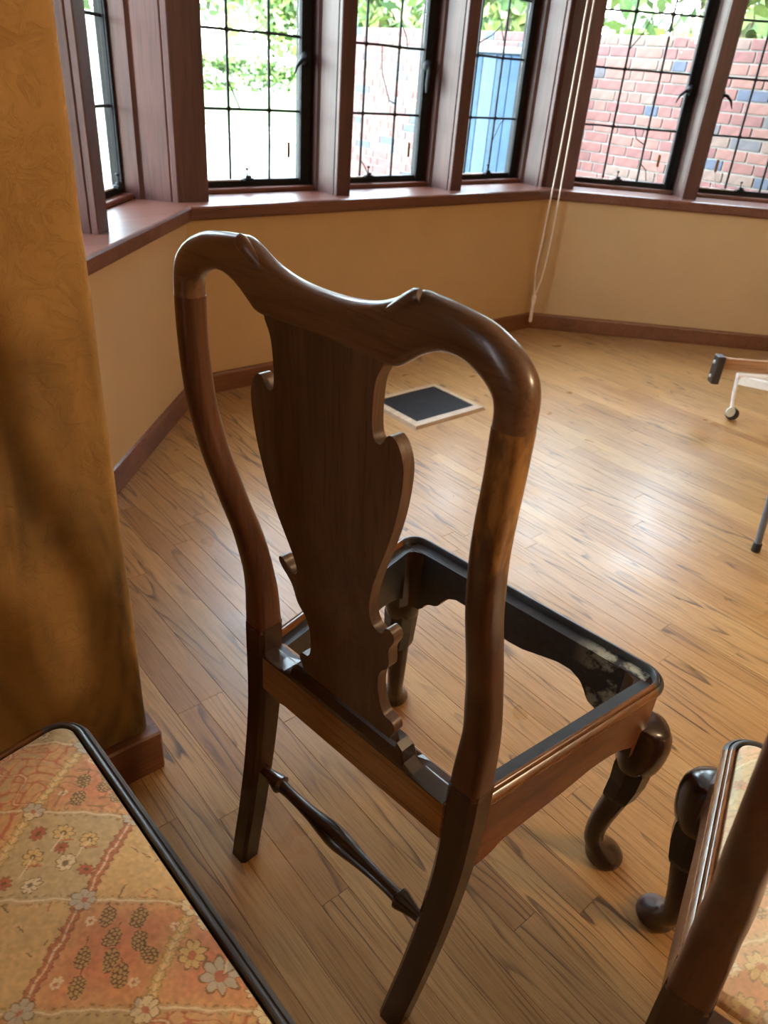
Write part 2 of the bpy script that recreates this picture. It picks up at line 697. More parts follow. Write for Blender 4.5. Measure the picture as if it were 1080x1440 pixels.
# heads over the windows
for w in WALLS:
    wall_prism('trim_%d' % TRIM_N[0], w, .05, .30, Z_HEAD, Z_CEIL, M['trim'], kind='structure', label='oak beam over the %s bay windows' % w); TRIM_N[0] += 1

# piers: rough plaster wall ends either side of the bay opening
def pier(name, sgn, label):
    # plan profile from far side along the room face, round the arris, along the return
    xc = XL if sgn > 0 else XR
    y0, y1, rad = 1.022, 1.74, .016
    prof = []
    for x in np.arange(2.6, .05, -.25):
        prof.append((-x, 0))
    for x in np.linspace(.85, rad, 60):
        prof.append((-x, 0))
    prof = sorted(set(prof), key=lambda q: q[0])
    for a in np.linspace(0, 90, 7)[1:-1]:
        prof.append((-rad + rad * math.sin(R(a)), rad - rad * math.cos(R(a))))
    for y in np.linspace(rad, y1 - y0, 30):
        prof.append((0, y))
    zs = np.concatenate([np.linspace(-.3, 1.6, 135), np.linspace(1.65, Z_CEIL, 12)])
    P = np.array(prof)
    V = []
    ph = RNG.uniform(0, 6.28, (40, 3)); kx = RNG.normal(0, 22, (40, 2)); am = RNG.uniform(.3, 1, 40)
    s = np.concatenate([[0], np.cumsum(np.hypot(*(P[1:] - P[:-1]).T))])
    for z in zs:
        d = np.zeros(len(P))
        for k in range(40):
            d += am[k] * np.sin(kx[k, 0] * s + kx[k, 1] * z + ph[k, 0])
        d *= .00022
        nx = np.gradient(P[:, 1]); ny = -np.gradient(P[:, 0]); L = np.hypot(nx, ny) + 1e-9
        x = P[:, 0] + nx / L * d
        y = P[:, 1] + ny / L * d
        V += [(xc + sgn * a, y0 + b, z) for a, b in zip(x, y)]
    n = len(P)
    F = [(k * n + i, k * n + i + 1, (k + 1) * n + i + 1, (k + 1) * n + i) for k in range(len(zs) - 1) for i in range(n - 1)]
    # close the back
    nb = len(V)
    V += [(xc - sgn * 2.6, y1, zs[0]), (xc - sgn * 2.6, y1, zs[-1])]
    t = (len(zs) - 1) * n
    F += [(nb, nb + 1, t + n - 1, *[k * n + n - 1 for k in range(len(zs) - 2, -1, -1)]), (nb, *[k * n for k in range(len(zs))], nb + 1)]
    me = mk(name, V, F, M['pier'], True, sharp=60)
    return obj(name, me, kind='structure', label=label)


pier('wall_pier_left', 1, 'rough ochre plaster wall end with smoky brown swirls')
pier('wall_pier_right', -1, 'rough ochre plaster wall end right of the bay')
# pier baseboards
for nm, x0, x1, xr0, xr1, lab in (('baseboard_pier_left', -2.5, .378, .352, .378, 'dark red baseboard at the foot of the rough pier'),
                                  ('baseboard_pier_right', 4.334, 6.0, 4.334, 4.360, 'dark red baseboard of the far right pier')):
    mb = MB()
    mb.box(x0, x1, 1.000, 1.030, 0, .100, .004)
    mb.box(xr0, xr1, 1.020, 1.70, 0, .100, .004)
    mb.build(nm, M['base'], kind='structure', label=lab)

# main room walls and ceiling
for nm, b in (('wall_rear', (-2.6, 6.1, -3.6, -3.5)), ('wall_side_left', (-2.6, -2.5, -3.5, 1.03)), ('wall_side_right', (6.0, 6.1, -3.5, 1.03))):
    MB().box(b[0], b[1], b[2], b[3], -.3, Z_CEIL).build(nm, M['wall'], kind='structure')
mb = MB()
mb.prism([(-2.6, -3.6), (6.1, -3.6), (6.1, 1.75), (4.35, 1.75), wpt('right', 1.873, .32), wpt('right', wall_span('right', .32)[0], .32),
          wpt('left', wall_span('left', .32)[1], .32), wpt('left', 1.459, .32), (.362, 1.75), (-2.6, 1.75)], Z_CEIL, Z_CEIL + .15)
mb.build('ceiling', M['ceiling'], kind='structure')


# ------------------------------------------------------------------ strip oak floor, board by board
def floor_ymax(x):
    if x < XL + .01 or x > XR - .01:
        return 1.03
    return min(2.675, x + 1.339 + .018, 6.0511 - x + .018)


fl = MB()
fl.prism([(-2.5, -3.5), (6, -3.5), (6, 1.1), (4.36, 1.1), (4.36, 1.72), (3.41, 2.68), (1.31, 2.68), (.35, 1.72), (.35, 1.1), (-2.5, 1.1)], -.30, -.005)
floor = fl.build('floor', M['subfloor'], kind='structure', label='oiled strip oak floor')
BW = .0572
planks = []
rr = random.Random(11)
i0 = int(math.floor(-2.5 / BW))
for i in range(i0, int(6.0 / BW)):
    x0, x1 = i * BW, (i + 1) * BW
    yend = max(floor_ymax(x0 + .001), floor_ymax(x1 - .001))
    y = -3.5 - rr.random() * .8
    while y < yend:
        L = rr.uniform(.45, 1.75)
        y2 = min(y + L, yend)
        if yend - y2 < .12:
            y2 = yend
        if y2 - max(y, -3.5) > .02:
            planks.append((x0, x1, max(y, -3.5), y2))
        y = y2
def plank_geom(p):
    x0, x1, y0, y1 = p
    g = .0002
    b = .00045
    x0 += g; x1 -= g; y0 += g; y1 -= g
    v = [(x0, y0, -.006), (x1, y0, -.006), (x1, y1, -.006), (x0, y1, -.006),
         (x0, y0, -b), (x1, y0, -b), (x1, y1, -b), (x0, y1, -b),
         (x0 + b, y0 + b, 0), (x1 - b, y0 + b, 0), (x1 - b, y1 - b, 0), (x0 + b, y1 - b, 0)]
    f = [(0, 1, 5, 4), (1, 2, 6, 5), (2, 3, 7, 6), (3, 0, 4, 7), (4, 5, 9, 8), (5, 6, 10, 9), (6, 7, 11, 10), (7, 4, 8, 11), (8, 9, 10, 11)]
    return v, f


def plank_score(p):
    x0, x1, y0, y1 = p
    best = 0
    for k in range(9):
        y = y0 + (y1 - y0) * (k + .5) / 9
        q = cam_px(((x0 + x1) / 2, y, 0))
        if q and -20 < q[0] < 1100 and 330 < q[1] < 1460:
            best += 1 / q[2] ** 2 * (y1 - y0)
    return best


scored = sorted(planks, key=plank_score, reverse=True)
nind = sum(1 for p in scored if plank_score(p) > 0)
nind = min(nind, 295)


def set_rnd(me, vals):
    a = me.attributes.new('rnd', 'FLOAT', 'FACE')
    a.data.foreach_set('value', vals)


for p in scored[:nind]:
    v, f = plank_geom(p)
    cx, cyy = (p[0] + p[1]) / 2, (p[2] + p[3]) / 2
    me = bpy.data.meshes.new('floorboard')
    me.from_pydata([(a - cx, b - cyy, c) for a, b, c in v], [], f)
    me.materials.append(M['floor'])
    set_rnd(me, [rr.random()] * len(f))
    obj('floorboard', me, floor, loc=(cx, cyy, 0))
mb = MB()
vals = []
for p in scored[nind:]:
    v, f = plank_geom(p)
    mb.add(v, f)
    vals += [rr.random()] * len(f)
me = bpy.data.meshes.new('floorboards')
me.from_pydata(mb.v, [], mb.f)
me.materials.append(M['floor'])
set_rnd(me, vals)
obj('floorboards', me, floor, kind='stuff', label='more oak floorboards')


# ------------------------------------------------------------------ casement windows
ROWS = [.787, 1.040, 1.302, 1.549, 1.810, 2.055]


def came_path(mb, pts, rad=.0032, seg=6):
    mb.tube(pts, rad, seg)


def window(n, w, cames, g0, g1, o0, o1, label, latch=None, tag=None, stay=None, cracks=()):
    """cames: two along-wall came positions; g0,g1 visible glass edges; o0,o1 opening"""
    (lx, ly, _), a = wall_empty_pose(w, (o0 + o1) / 2)
    e = empty('window_%d' % n, (lx, ly, 0), a, kind='structure', label=label)
    c = (o0 + o1) / 2
    D = .27
    # wooden stop strip under the casement
    MB().box(o0 - c, o1 - c, .218, .30, Z_SILL, Z_SILL + .019, .003).build('sill_strip', M['sill'], e)
    # iron casement: four members
    z0, z1 = Z_SILL + .019, Z_HEAD
    fr = [('iron_stile', (g1 - c, o1 - c - .002, z0, z1)), ('iron_stile', (o0 - c + .002, g0 - c, z0, z1)),
          ('iron_rail', (g0 - c, g1 - c, z0, ROWS[0] - .002)), ('iron_rail', (g0 - c, g1 - c, ROWS[-1], z1))]
    for nm, (x0, x1, za, zb) in fr:
        mb = MB()
        mb.box(x0, x1, D - .012, D + .02, za, zb, .002)
        if nm == 'iron_stile':
            xm = x0 if x0 > 0 else x1
            s = 1 if x0 > 0 else -1
            mb.box(min(xm, xm + s * .014), max(xm, xm + s * .014), D - .020, D - .012, za + .01, zb, .002)
        mb.build(nm, M['iron'], e)
    xs = [g0] + list(cames) + [g1]
    # panes, each slightly out of true like old leaded glass
    for i in range(3):
        for j in range(len(ROWS) - 1):
            t1, t2 = random.uniform(-.0018, .0018), random.uniform(-.0018, .0018)
            xa, xb = xs[i] - c + .001, xs[i + 1] - c - .001
            za, zb = ROWS[j] + .001, ROWS[j + 1] - .001
            v = [(xa, D - t1 - t2, za), (xb, D + t1 - t2, za), (xb, D + t1 + t2, zb), (xa, D - t1 + t2, zb)]
            v += [(x, y + .003, z) for x, y, z in v]
            f = [(0, 1, 2, 3), (7, 6, 5, 4), (0, 4, 5, 1), (1, 5, 6, 2), (2, 6, 7, 3), (3, 7, 4, 0)]
            obj('pane', mk('pane', v, f, M['glass']), e)
    for x in cames:
        MB().tube([(x - c + random.uniform(-.001, .001), D - .001, z) for z in np.linspace(ROWS[0] - .003, ROWS[-1], 9)], .0058, 6).build('lead_came', M['lead'], e, True)
    for z in ROWS[1:-1]:
        MB().tube([(x, D - .001, z + random.uniform(-.0015, .0015)) for x in np.linspace(g0 - c, g1 - c, 7)], .0058, 6).build('lead_came', M['lead'], e, True)
    # solder knots
    for x in cames:
        for z in ROWS[1:-1]:
            mb = MB()
            mb.loft([[(x - c + px, D - .005 + dy, z + pz) for px, _, pz in [(r_ * math.cos(k * math.pi / 4), 0, r_ * math.sin(k * math.pi / 4)) for k in range(8)]] for r_, dy in ((.005, -.003), (.0105, 0), (.0105, .005), (.004, .009))])
            mb.build('solder_knot', M['lead'], e, True)
    for pts in cracks:
        MB().tube([(x - c, D - .003, z) for x, z in pts], .0026, 5).build('repair_lead', M['lead'], e)
    if latch is not None:
        lxp, lz, sg, kind = latch
        mb = MB()
        y = D - .022
        rings = [[(lxp - c + r_ * math.cos(k * math.pi / 6), y + dy, lz + 1.25 * r_ * math.sin(k * math.pi / 6)) for k in range(12)] for r_, dy in ((.016, .012), (.021, 0), (.018, -.010), (.008, -.020))]
        mb.loft(rings)
        body = mb.build('latch', M['iron'], e, True)
        if kind == 'curl':
            pts = [(lxp - c, y - .012, lz), (lxp - c - sg * .026, y - .02, lz - .004), (lxp - c - sg * .050, y - .022, lz - .026), (lxp - c - sg * .064, y - .020, lz - .060)]
            rd = [.010, .0085, .0065, .0025]
        else:
            pts = [(lxp - c, y - .012, lz), (lxp - c - sg * .004, y - .02, lz - .03), (lxp - c - sg * .010, y - .022, lz - .07), (lxp - c - sg * .008, y - .020, lz - .105)]
            rd = [.011, .011, .010, .006]
        MB().tube(pts, rd, 8).build('handle', M['iron'], body, True)
    if stay is not None:
        mb = MB()
        x = stay - c
        zb = ROWS[0] - .004
        mb.box(x - .022, x + .022, D - .034, D - .012, zb - .004, zb + .010, .003)
        mb.box(x - .012, x + .012, D - .032, D - .018, zb + .008, zb + .020, .003)
        mb.tube([(x - .006, D - .026, zb + .015), (x - .007, D - .026, zb + .040)], .003, 6)
        mb.loft([sring(x - .007, D - .026, z, r_, r_, 2, 8) for z, r_ in ((zb + .038, .003), (zb + .041, .008), (zb + .046, .008), (zb + .049, .003))])
        mb.build('casement_stay', M['iron'], e, True)
        MB().box(g0 - c + .004, x - .03, D - .018, D - .012, zb - .002, zb + .004, .001).build('glazing_strip', M['putty'], e)
    if tag is not None:
        x = tag - c
        mb = MB()
        mb.box(x - .007, x + .007, D - .012, D - .008, .865, .925, .0015)
        tg = mb.build('bronze_tag', M['brass'], e)
        MB().tube([(x, D - .010, .865), (x + .004, D - .012, .845), (x + .018, D - .014, .815), (x + .022, D - .016, .79)], .0012, 5).build('tag_thread', M['putty'], tg)
    return e


window(1, 'left', (2.515, 2.700), 2.372, 2.843, 2.296, 2.893, 'narrow slice of leaded casement behind the left mullion', stay=2.80)
window(2, 'back', (1.651, 1.835), 1.508, 1.978, 1.445, 2.034, 'leaded casement with lawn view and curled iron latch', latch=(1.992, 1.228, 1, 'curl'), tag=1.925, stay=1.72,
       cracks=[[(1.655, 1.125), (1.675, 1.090), (1.70, 1.042)]])
window(3, 'back', (2.318, 2.505), 2.175, 2.648, 2.125, 2.708, 'second leaded middle casement with straight iron latch', latch=(2.662, 1.240, 1, 'drop'), tag=2.600, stay=2.355,
       cracks=[[(2.508, 1.388), (2.540, 1.345), (2.552, 1.300)], [(2.405, 1.300), (2.415, 1.20), (2.465, 1.095), (2.505, 1.082)], [(2.320, .850), (2.345, .825), (2.36, .80)]])
window(4, 'back', (2.997, 3.175), 2.850, 3.325, 2.797, 3.382, 'third leaded middle casement with blue grey view', stay=3.150,
       cracks=[[(3.12, 1.47), (3.15, 1.40), (3.172, 1.36)], [(2.99, 1.35), (3.08, 1.39), (3.13, 1.43)], [(3.178, .94), (3.22, 1.02), (3.25, 1.04)]])
window(5, 'right', (.811, .996), .660, 1.142, .638, 1.196, 'leaded casement facing bricks beside the blind cords', latch=(1.158, 1.232, 1, 'curl'), tag=1.085, stay=.890,
       cracks=[[(.90, 1.545), (.865, 1.46), (.815, 1.39)], [(.925, 1.04), (.945, .99), (.994, .965)], [(1.0, .87), (1.03, .845), (1.045, .792)]])
window(6, 'right', (1.473, 1.657), 1.332, 1.800, 1.285, 1.838, 'rightmost leaded casement, cut off by the picture edge', latch=(1.318, 1.225, -1, 'curl'), tag=1.395, stay=1.55)
window(7, 'left', (1.82, 2.00), 1.68, 2.16, 1.62, 2.205, 'leaded casement hidden behind the plaster pier')


# ------------------------------------------------------------------ chairs
Z_SEAT = .443
POST = [  # z, x, y, half width
    (.476, .2025, .0430, .0215), (.50, .203, .042, .0215), (.54, .204, .041, .0210), (.58, .206, .037, .0205), (.62, .207, .029, .0200), (.66, .209, .019, .0190),
    (.70, .212, .006, .0183), (.74, .214, -.006, .0178), (.78, .216, -.018, .0173), (.82, .218, -.027, .0170), (.86, .220, -.034, .0168), (.90, .222, -.037, .0167),
    (.94, .224, -.038, .0165), (.985, .2243, -.038, .0168)]
LEG = [  # z, x, y, half
    (0.0, .1845, -.0200, .0185), (.05, .188, -.0085, .0188), (.10, .1915, .0040, .0190), (.15, .1945, .0145, .0194), (.20, .197, .0240, .0198), (.26, .1993, .033, .0205),
    (.33, .2012, .0405, .0214), (.40, .2022, .0428, .0222), (.44, .2025, .0430, .0225), (.478, .2025, .0430, .0225)]
SPLAT_Y = [(.44, .022), (.50, .020), (.55, .014), (.62, .004), (.69, -.014), (.76, -.028), (.83, -.034), (.90, -.038), (.96, -.041), (1.02, -.044)]
SPLAT = [(.084, .470), (.0865, .485), (.092, .497), (.091, .506), (.086, .5115), (.079, .5125), (.0735, .5145), (.0690, .523), (.0655, .537), (.0635, .553), (.0640, .572), (.0675, .586),
         (.0725, .5950), (.0785, .6020), (.0830, .6100), (.0850, .6200), (.0870, .6400), (.0925, .6530), (.0985, .6640), (.1010, .6740), (.0985, .6815), (.0925, .6840), (.0870, .6790),
         (.0830, .6700), (.0770, .6655), (.0700, .6685), (.0655, .6760), (.0643, .6870), (.0660, .7020), (.0700, .7200), (.0765, .7410), (.0855, .7660), (.0985, .8030), (.1085, .8400),
         (.1140, .8720), (.1155, .8980), (.1130, .9120), (.1080, .9230), (.1020, .9290), (.0960, .9300), (.0910, .9260), (.0875, .9195), (.0830, .9160), (.0775, .9180), (.0740, .9250),
         (.0727, .9400), (.0735, .9620), (.0765, .9800), (.0840, .9955), (.0840, 1.012)]
CREST = [  # top x,z  bottom x,z  thickness
    (.0, 1.0390, .0, .9965, .024), (.030, 1.0402, .030, .9965, .024), (.055, 1.0440, .055, .9962, .024), (.075, 1.0495, .074, .9960, .024), (.090, 1.0560, .088, .9958, .0245),
    (.103, 1.0630, .098, .9970, .025), (.116, 1.0675, .108, 1.0035, .025), (.131, 1.0668, .121, 1.0130, .026), (.148, 1.0656, .135, 1.0205, .027), (.166, 1.0636, .150, 1.0247, .028),
    (.186, 1.0603, .168, 1.0247, .029), (.206, 1.0528, .184, 1.0195, .030), (.222, 1.0432, .196, 1.0125, .031), (.2335, 1.0312, .203, 1.0060, .032), (.2390, 1.0180, .2062, .9990, .033),
    (.2410, 1.0010, .2073, .9915, .0335), (.2410, .9835, .2075, .9835, .0335)]


def side_x(y):
    return .204 + .075 * y / .462


def outer_path():
    """outer rim line from rear right, round the front, to rear left"""
    rad = .042
    t = Vector((.075, .462)).normalized()
    fy = .470
    corner = Vector((side_x(fy), fy))
    # fillet between the side line (direction t) and the front line (direction -x)
    ang = math.acos(max(-1, min(1, (-t).dot(Vector((-1, 0))))))
    cut = rad / math.tan(ang / 2)
    p1 = corner - t * cut
    p2 = corner + Vector((-1, 0)) * cut
    nrm = Vector((-t.y, t.x))
    cen = p1 + nrm * rad
    pts = [(side_x(y), y) for y in np.linspace(.066, p1.y, 10)][:-1]
    a1 = math.atan2(p1.y - cen.y, p1.x - cen.x)
    a2 = math.atan2(p2.y - cen.y, p2.x - cen.x)
    for k in range(11):
        a = a1 + (a2 - a1) * k / 10
        pts.append((cen.x + rad * math.cos(a), cen.y + rad * math.sin(a)))
    half = pts
    right = half + [(x, fy) for x in np.linspace(p2.x, 0, 8)[1:]]
    left = [(-x, y) for x, y in right[::-1]][1:]
    return right + left, (p1, p2, cen, rad)


OUT, FIL = outer_path()


def offset_path(path, o):
    P = [Vector(p) for p in path]
    res = []
    for i, p in enumerate(P):
        d = (P[min(i + 1, len(P) - 1)] - P[max(i - 1, 0)]).normalized()
        n = Vector((-d.y, d.x))
        res.append(p + n * o)
    return res


def chair_meshes():
    ms = {}
    # posts
    for s, nm in ((1, 'post_r'), (-1, 'post_l')):
        mb = MB()
        rings = []
        for z in np.concatenate([np.linspace(.478, .50, 5), np.linspace(.515, .985, 34)]):
            x, y, h = (smooth_interp(z, POST, c) for c in (1, 2, 3))
            n = 5.0 - 2.4 * min(1, max(0, (z - .478) / .10))
            k = max(0, 1 - (z - .478) / .012)
            rings.append(sring(s * x, y, z, h + .001 * k, h + .001 * k, n, 28))
        mb.loft(rings)
        ms[nm] = mb.mesh('back_post', M['post_worn' if s > 0 else 'post'], True, 50)
        mb = MB()
        rings = []
        for z in np.linspace(0, .474, 26):
            x, y, h = (smooth_interp(z, LEG, c) for c in (1, 2, 3))
            c = .30 * h
            q = [(h, -h + c), (h, h - c), (h - c, h), (-h + c, h), (-h, h - c), (-h, -h + c), (-h + c, -h), (h - c, -h)]
            rings.append([(s * x + a, y + b, z) for a, b in q])
        x, y, h = .2025, .0430, .0225
        c = .30 * h
        for z, g in ((.484, .0), (.492, .003)):
            hh = h - g
            cc = c + g * 2.4
            q = [(hh, -hh + cc), (hh, hh - cc), (hh - cc, hh), (-hh + cc, hh), (-hh, hh - cc), (-hh, -hh + cc), (-hh + cc, -hh), (hh - cc, -hh)]
            rings.append([(s * x + a, y + b, z) for a, b in q])
        mb.loft(rings)
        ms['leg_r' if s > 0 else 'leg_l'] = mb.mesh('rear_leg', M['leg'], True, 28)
    # crest rail
    full = [(-a, b, -c, d, t) for a, b, c, d, t in CREST[::-1]][:-1] + CREST
    # resample for smoothness
    arr = np.array(full)
    s = np.concatenate([[0], np.cumsum(np.hypot(*(arr[1:, [0, 1]] - arr[:-1, [0, 1]]).T) + .4 * np.hypot(*(arr[1:, [2, 3]] - arr[:-1, [2, 3]]).T))])
    rows = [[a, *r_] for a, r_ in zip(s, arr.tolist())]
    mb = MB()
    rings = []
    for q in np.linspace(0, s[-1], 110):
        tx, tz, bx, bz, th = (smooth_interp(q, rows, c) for c in range(1, 6))
        ax = abs((tx + bx) / 2)
        yc = -.0335 - .0045 * min(1, ax / .2)
        nexp = 2.3 if ax > .16 else 2.3 + 1.2 * min(1, (.16 - ax) / .08)
        ring = []
        for k in range(24):
            a = 2 * math.pi * k / 24
            c_, s_ = math.cos(a), math.sin(a)
            u = math.copysign(abs(c_) ** (2 / nexp), c_)
            v = math.copysign(abs(s_) ** (2 / nexp), s_)
            # top edge leans forward a touch: the back face is the broad one
            ring.append(((tx + bx) / 2 + (tx - bx) / 2 * u, yc + th / 2 * v, (tz + bz) / 2 + (tz - bz) / 2 * u))
        rings.append(ring)
    mb.loft(rings)
    ms['crest'] = mb.mesh('crest_rail', M['crest'], True, 60)
    # yoke ears: the rolled ends that overlap the shoulders
    for sg, nm in ((1, 'ear_r'), (-1, 'ear_l')):
        mb = MB()
        path = [(.1215, 1.0640, .0070, .0050), (.1170, 1.0620, .0085, .0068), (.1070, 1.0555, .0085, .0055), (.0950, 1.0470, .0075, .0038), (.0810, 1.0370, .0055, .0022), (.0630, 1.0260, .0020, .0008)]
        rings = []
        for i, (x, z, ra, rb) in enumerate(path):
            p, q = path[max(i - 1, 0)], path[min(i + 1, len(path) - 1)]
            d = Vector((q[0] - p[0], q[1] - p[1])).normalized()
            nn = Vector((-d.y, d.x))
            rings.append([(sg * (x + nn.x * ra * math.cos(k * math.pi / 6)), -.0425 - .0015 + rb * math.sin(k * math.pi / 6), z + nn.y * ra * math.cos(k * math.pi / 6)) for k in range(12)])
        mb.loft(rings)
        ms[nm] = mb.mesh('yoke_ear', M['crest'], True, 50)
    # splat, bent to the spoon profile
    pts = []
    rows2 = [(i, a, b) for i, (a, b) in enumerate(SPLAT)]
    for q in np.linspace(0, len(SPLAT) - 1, 170):
        pts.append((smooth_interp(q, rows2, 1), smooth_interp(q, rows2, 2)))
    loop = pts + [(-x, z) for x, z in pts[::-1]]
    bm = bmesh.new()
    vs = [bm.verts.new((x, 0, z)) for x, z in loop]
    bm.faces.new(vs)
    for z in np.arange(.48, 1.01, .016):
        bmesh.ops.bisect_plane(bm, geom=bm.verts[:] + bm.edges[:] + bm.faces[:], plane_co=(0, 0, z), plane_no=(0, 0, 1), dist=1e-6)
    ret = bmesh.ops.extrude_face_region(bm, geom=bm.faces[:])
    for e in ret['geom']:
        if isinstance(e, bmesh.types.BMVert):
            e.co.y += .0155
    bmesh.ops.recalc_face_normals(bm, faces=bm.faces)
    sharp = [e for e in bm.edges if len(e.link_faces) == 2 and e.calc_face_angle() > R(60) and abs(e.verts[0].co.y - e.verts[1].co.y) < 1e-6]
    bmesh.ops.bevel(bm, geom=sharp, offset=.0016, segments=2, affect='EDGES', clamp_overlap=True)
    for v in bm.verts:
        v.co.y += smooth_interp(v.co.z, SPLAT_Y, 1)
    me = bpy.data.meshes.new('splat')
    bm.to_mesh(me)
    bm.free()
    me.materials.append(M['splat'])
    me.polygons.foreach_set('use_smooth', [True] * len(me.polygons))
    me.set_sharp_from_angle(angle=R(42))
    ms['splat'] = me
    # rear rail and shoe
    mb = MB()
    mb.box(-.184, .184, .0225, .066, .371, .4415, .003)
    ms['rear_rail'] = mb.mesh('rear_rail', M['rail_back'], False)
    mb = MB()
    prof = [(.020, .4415), (.0185, .452), (.0185, .474), (.022, .480), (.042, .480), (.046, .474), (.049, .458), (.060, .446), (.060, .4415)]
    rings = []
    for x, k in ((-.181, .05), (-.150, .07), (-.128, .14), (-.112, .35), (-.107, .80), (-.097, 1), (.097, 1), (.107, .80), (.112, .35), (.128, .14), (.150, .07), (.181, .05)):
        rings.append([(x, y, .4415 + (z - .4415) * k) for y, z in prof])
    mb.loft(rings)
    ms['shoe'] = mb.mesh('splat_shoe', M['leg'], False)
    # side rails
    for s, nm in ((1, 'side_r'), (-1, 'side_l')):
        bot = [(.066, .297), (.090, .301), (.106, .307), (.118, .317), (.142, .320), (.19, .326), (.236, .331), (.302, .343), (.34, .343), (.37, .338), (.40, .325), (.43, .31)]
        t = Vector((.075, .462)).normalized()
        inn = Vector((-t.y, t.x))
        V, F, mi = [], [], []
        ys = np.linspace(.066, .43, 40)
        for y in ys:
            zb = np.interp(y, [b[0] for b in bot], [b[1] for b in bot])
            px = side_x(y)
            for o, z in ((.002, zb), (.002, .431), (.034, .431), (.034, zb)):
                V.append((s * (px + inn.x * o), y + inn.y * o, z))
        for k in range(len(ys) - 1):
            for i in range(4):
                j = (i + 1) % 4
                F.append((k * 4 + i, k * 4 + j, k * 4 + 4 + j, k * 4 + 4 + i))
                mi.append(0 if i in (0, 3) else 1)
        F += [(0, 1, 2, 3), tuple(len(V) - 4 + i for i in range(4))]
        mi += [0, 0]
        ms[nm] = mk('side_rail', V, F, [M['rail_side'], M['ledge']], False, mi)
    # front rail with shaped lower edge
    half = [(0, .352), (.03, .354), (.068, .364), (.10, .372), (.126, .372), (.145, .363), (.156, .350), (.162, .338), (.170, .330), (.185, .325), (.196, .318), (.202, .306), (.212, .298), (.25, .295)]
    V, F, mi = [], [], []
    xs = np.linspace(-.246, .246, 90)
    for x in xs:
        zb = np.interp(abs(x), [b[0] for b in half], [b[1] for b in half])
        for y, z in ((.468, zb), (.468, .431), (.433, .431), (.433, zb)):
            V.append((x, y, z))
    for k in range(len(xs) - 1):
        for i in range(4):
            j = (i + 1) % 4
            F.append((k * 4 + i, k * 4 + j, k * 4 + 4 + j, k * 4 + 4 + i))
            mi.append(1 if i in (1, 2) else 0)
    F += [(0, 1, 2, 3), tuple(len(V) - 4 + i for i in range(4))]
    mi += [0, 0]
    ms['front_rail'] = mk('front_rail', V, F, [M['rail_front'], M['black']], False, mi)
    # moulded rim lip
    prof = [(.000, .4245), (-.0025, .4275), (-.0028, .4325), (-.0008, .4362), (.0036, .4398), (.0046, .4384), (.0056, .4384), (.0066, .4420), (.0090, .4440), (.0118, .4438), (.0135, .4412), (.0135, .4300), (.004, .4245)]
    lanes = [offset_path(OUT, o) for o, _ in prof]
    n_side = 9
    for nm, a, b, mt in (('rim_r', 0, n_side + 1, 'rim'), ('rim_f', n_side, len(OUT) - n_side, 'black_rim'), ('rim_l', len(OUT) - n_side - 1, len(OUT), 'rim')):
        mb = MB()
        mb.loft([[(lanes[j][i].x, lanes[j][i].y, prof[j][1]) for j in range(len(prof))] for i in range(a, b)])
        ms[nm] = mb.mesh('seat_rim', M[mt], True, 50)
    # front legs with rounded corner block, knee, lappet cuff, shank and pad foot
    p1, p2, cen, rad = FIL
    for s, nm in ((1, 'fleg_r'), (-1, 'fleg_l')):
        poly = [(side_x(.405) - .002, .405)]
        for x, y in OUT:
            if y > p1.y - 1e-6 and x > p2.x - 1e-6:
                v = Vector((x, y)) - cen
                v = v * ((rad - .002) / v.length)
                poly.append((cen.x + v.x, cen.y + v.y))
        poly += [(.214, .468), (.214, .433), (.232, .425), (.238, .405)]
        mb = MB()
        mb.prism([(s * x, y) for x, y in poly], .300, .4305)
        npoly = len(poly)
        mb.mi = [0 if k < npoly - 4 else 1 for k in range(npoly)] + [1, 1]
        ms['stile_' + nm] = mb.mesh('corner_stile', [M['rail_side'], M['leg']], False)
        mb = MB()
        K = [(.352, .008, .026, 2.3), (.342, .018, .0335, 2.3), (.326, .0225, .0370, 2.3), (.308, .0235, .0385, 2.3), (.290, .0225, .0385, 2.3), (.273, .0205, .0370, 2.4), (.260, .0190, .0345, 2.5), (.252, .0185, .0315, 2.6)]
        rings = []
        for z, d, r_, n in K:
            q = d / math.sqrt(2)
            rings.append(sring(s * (.255 + q), .438 + q, z, r_, r_, n, 24, R(45) * s))
        mb.loft(rings)
        ms['knee_' + nm] = mb.mesh('knee', M['leg'], True, 50)
        mb = MB()
        C = [(.262, .018, .0305), (.252, .0185, .0320), (.215, .0175, .0300), (.180, .0110, .0270), (.172, .0090, .0245)]
        rings = []
        for z, d, r_ in C:
            q = d / math.sqrt(2)
            ring = []
            for k in range(8):
                a = R(45) * k + R(45)
                rr_ = r_ * (1.12 if k % 2 == 0 else .98)
                # lappet point on the outer side
                dz = -.012 if (k == 0 and z < .19) else 0
                ring.append((s * (.255 + q + rr_ * math.cos(a)), .438 + q + rr_ * math.sin(a), z + dz))
            rings.append(ring)
        mb.loft(rings)
        ms['cuff_' + nm] = mb.mesh('knee_cuff', M['cuff'], False)
        mb = MB()
        S = [(.188, .010, .0215), (.165, .0065, .0215), (.140, .0005, .0203), (.115, -.0055, .0190), (.090, -.0095, .0177), (.070, -.0105, .0170), (.054, -.0080, .0180), (.042, -.001, .0215),
             (.032, .0080, .0265), (.022, .0155, .0315), (.012, .0195, .0340), (.005, .0205, .0330), (.0, .0205, .0290)]
        rings = []
        zs = np.linspace(.188, 0, 44)
        tab = sorted([list(r_) for r_ in S])
        for z in zs:
            d, r_ = smooth_interp(z, tab, 1), smooth_interp(z, tab, 2)
            q = d / math.sqrt(2)
            rings.append(sring(s * (.255 + q), .438 + q, z, r_, r_, 2.1, 24))
        mb.loft(rings)
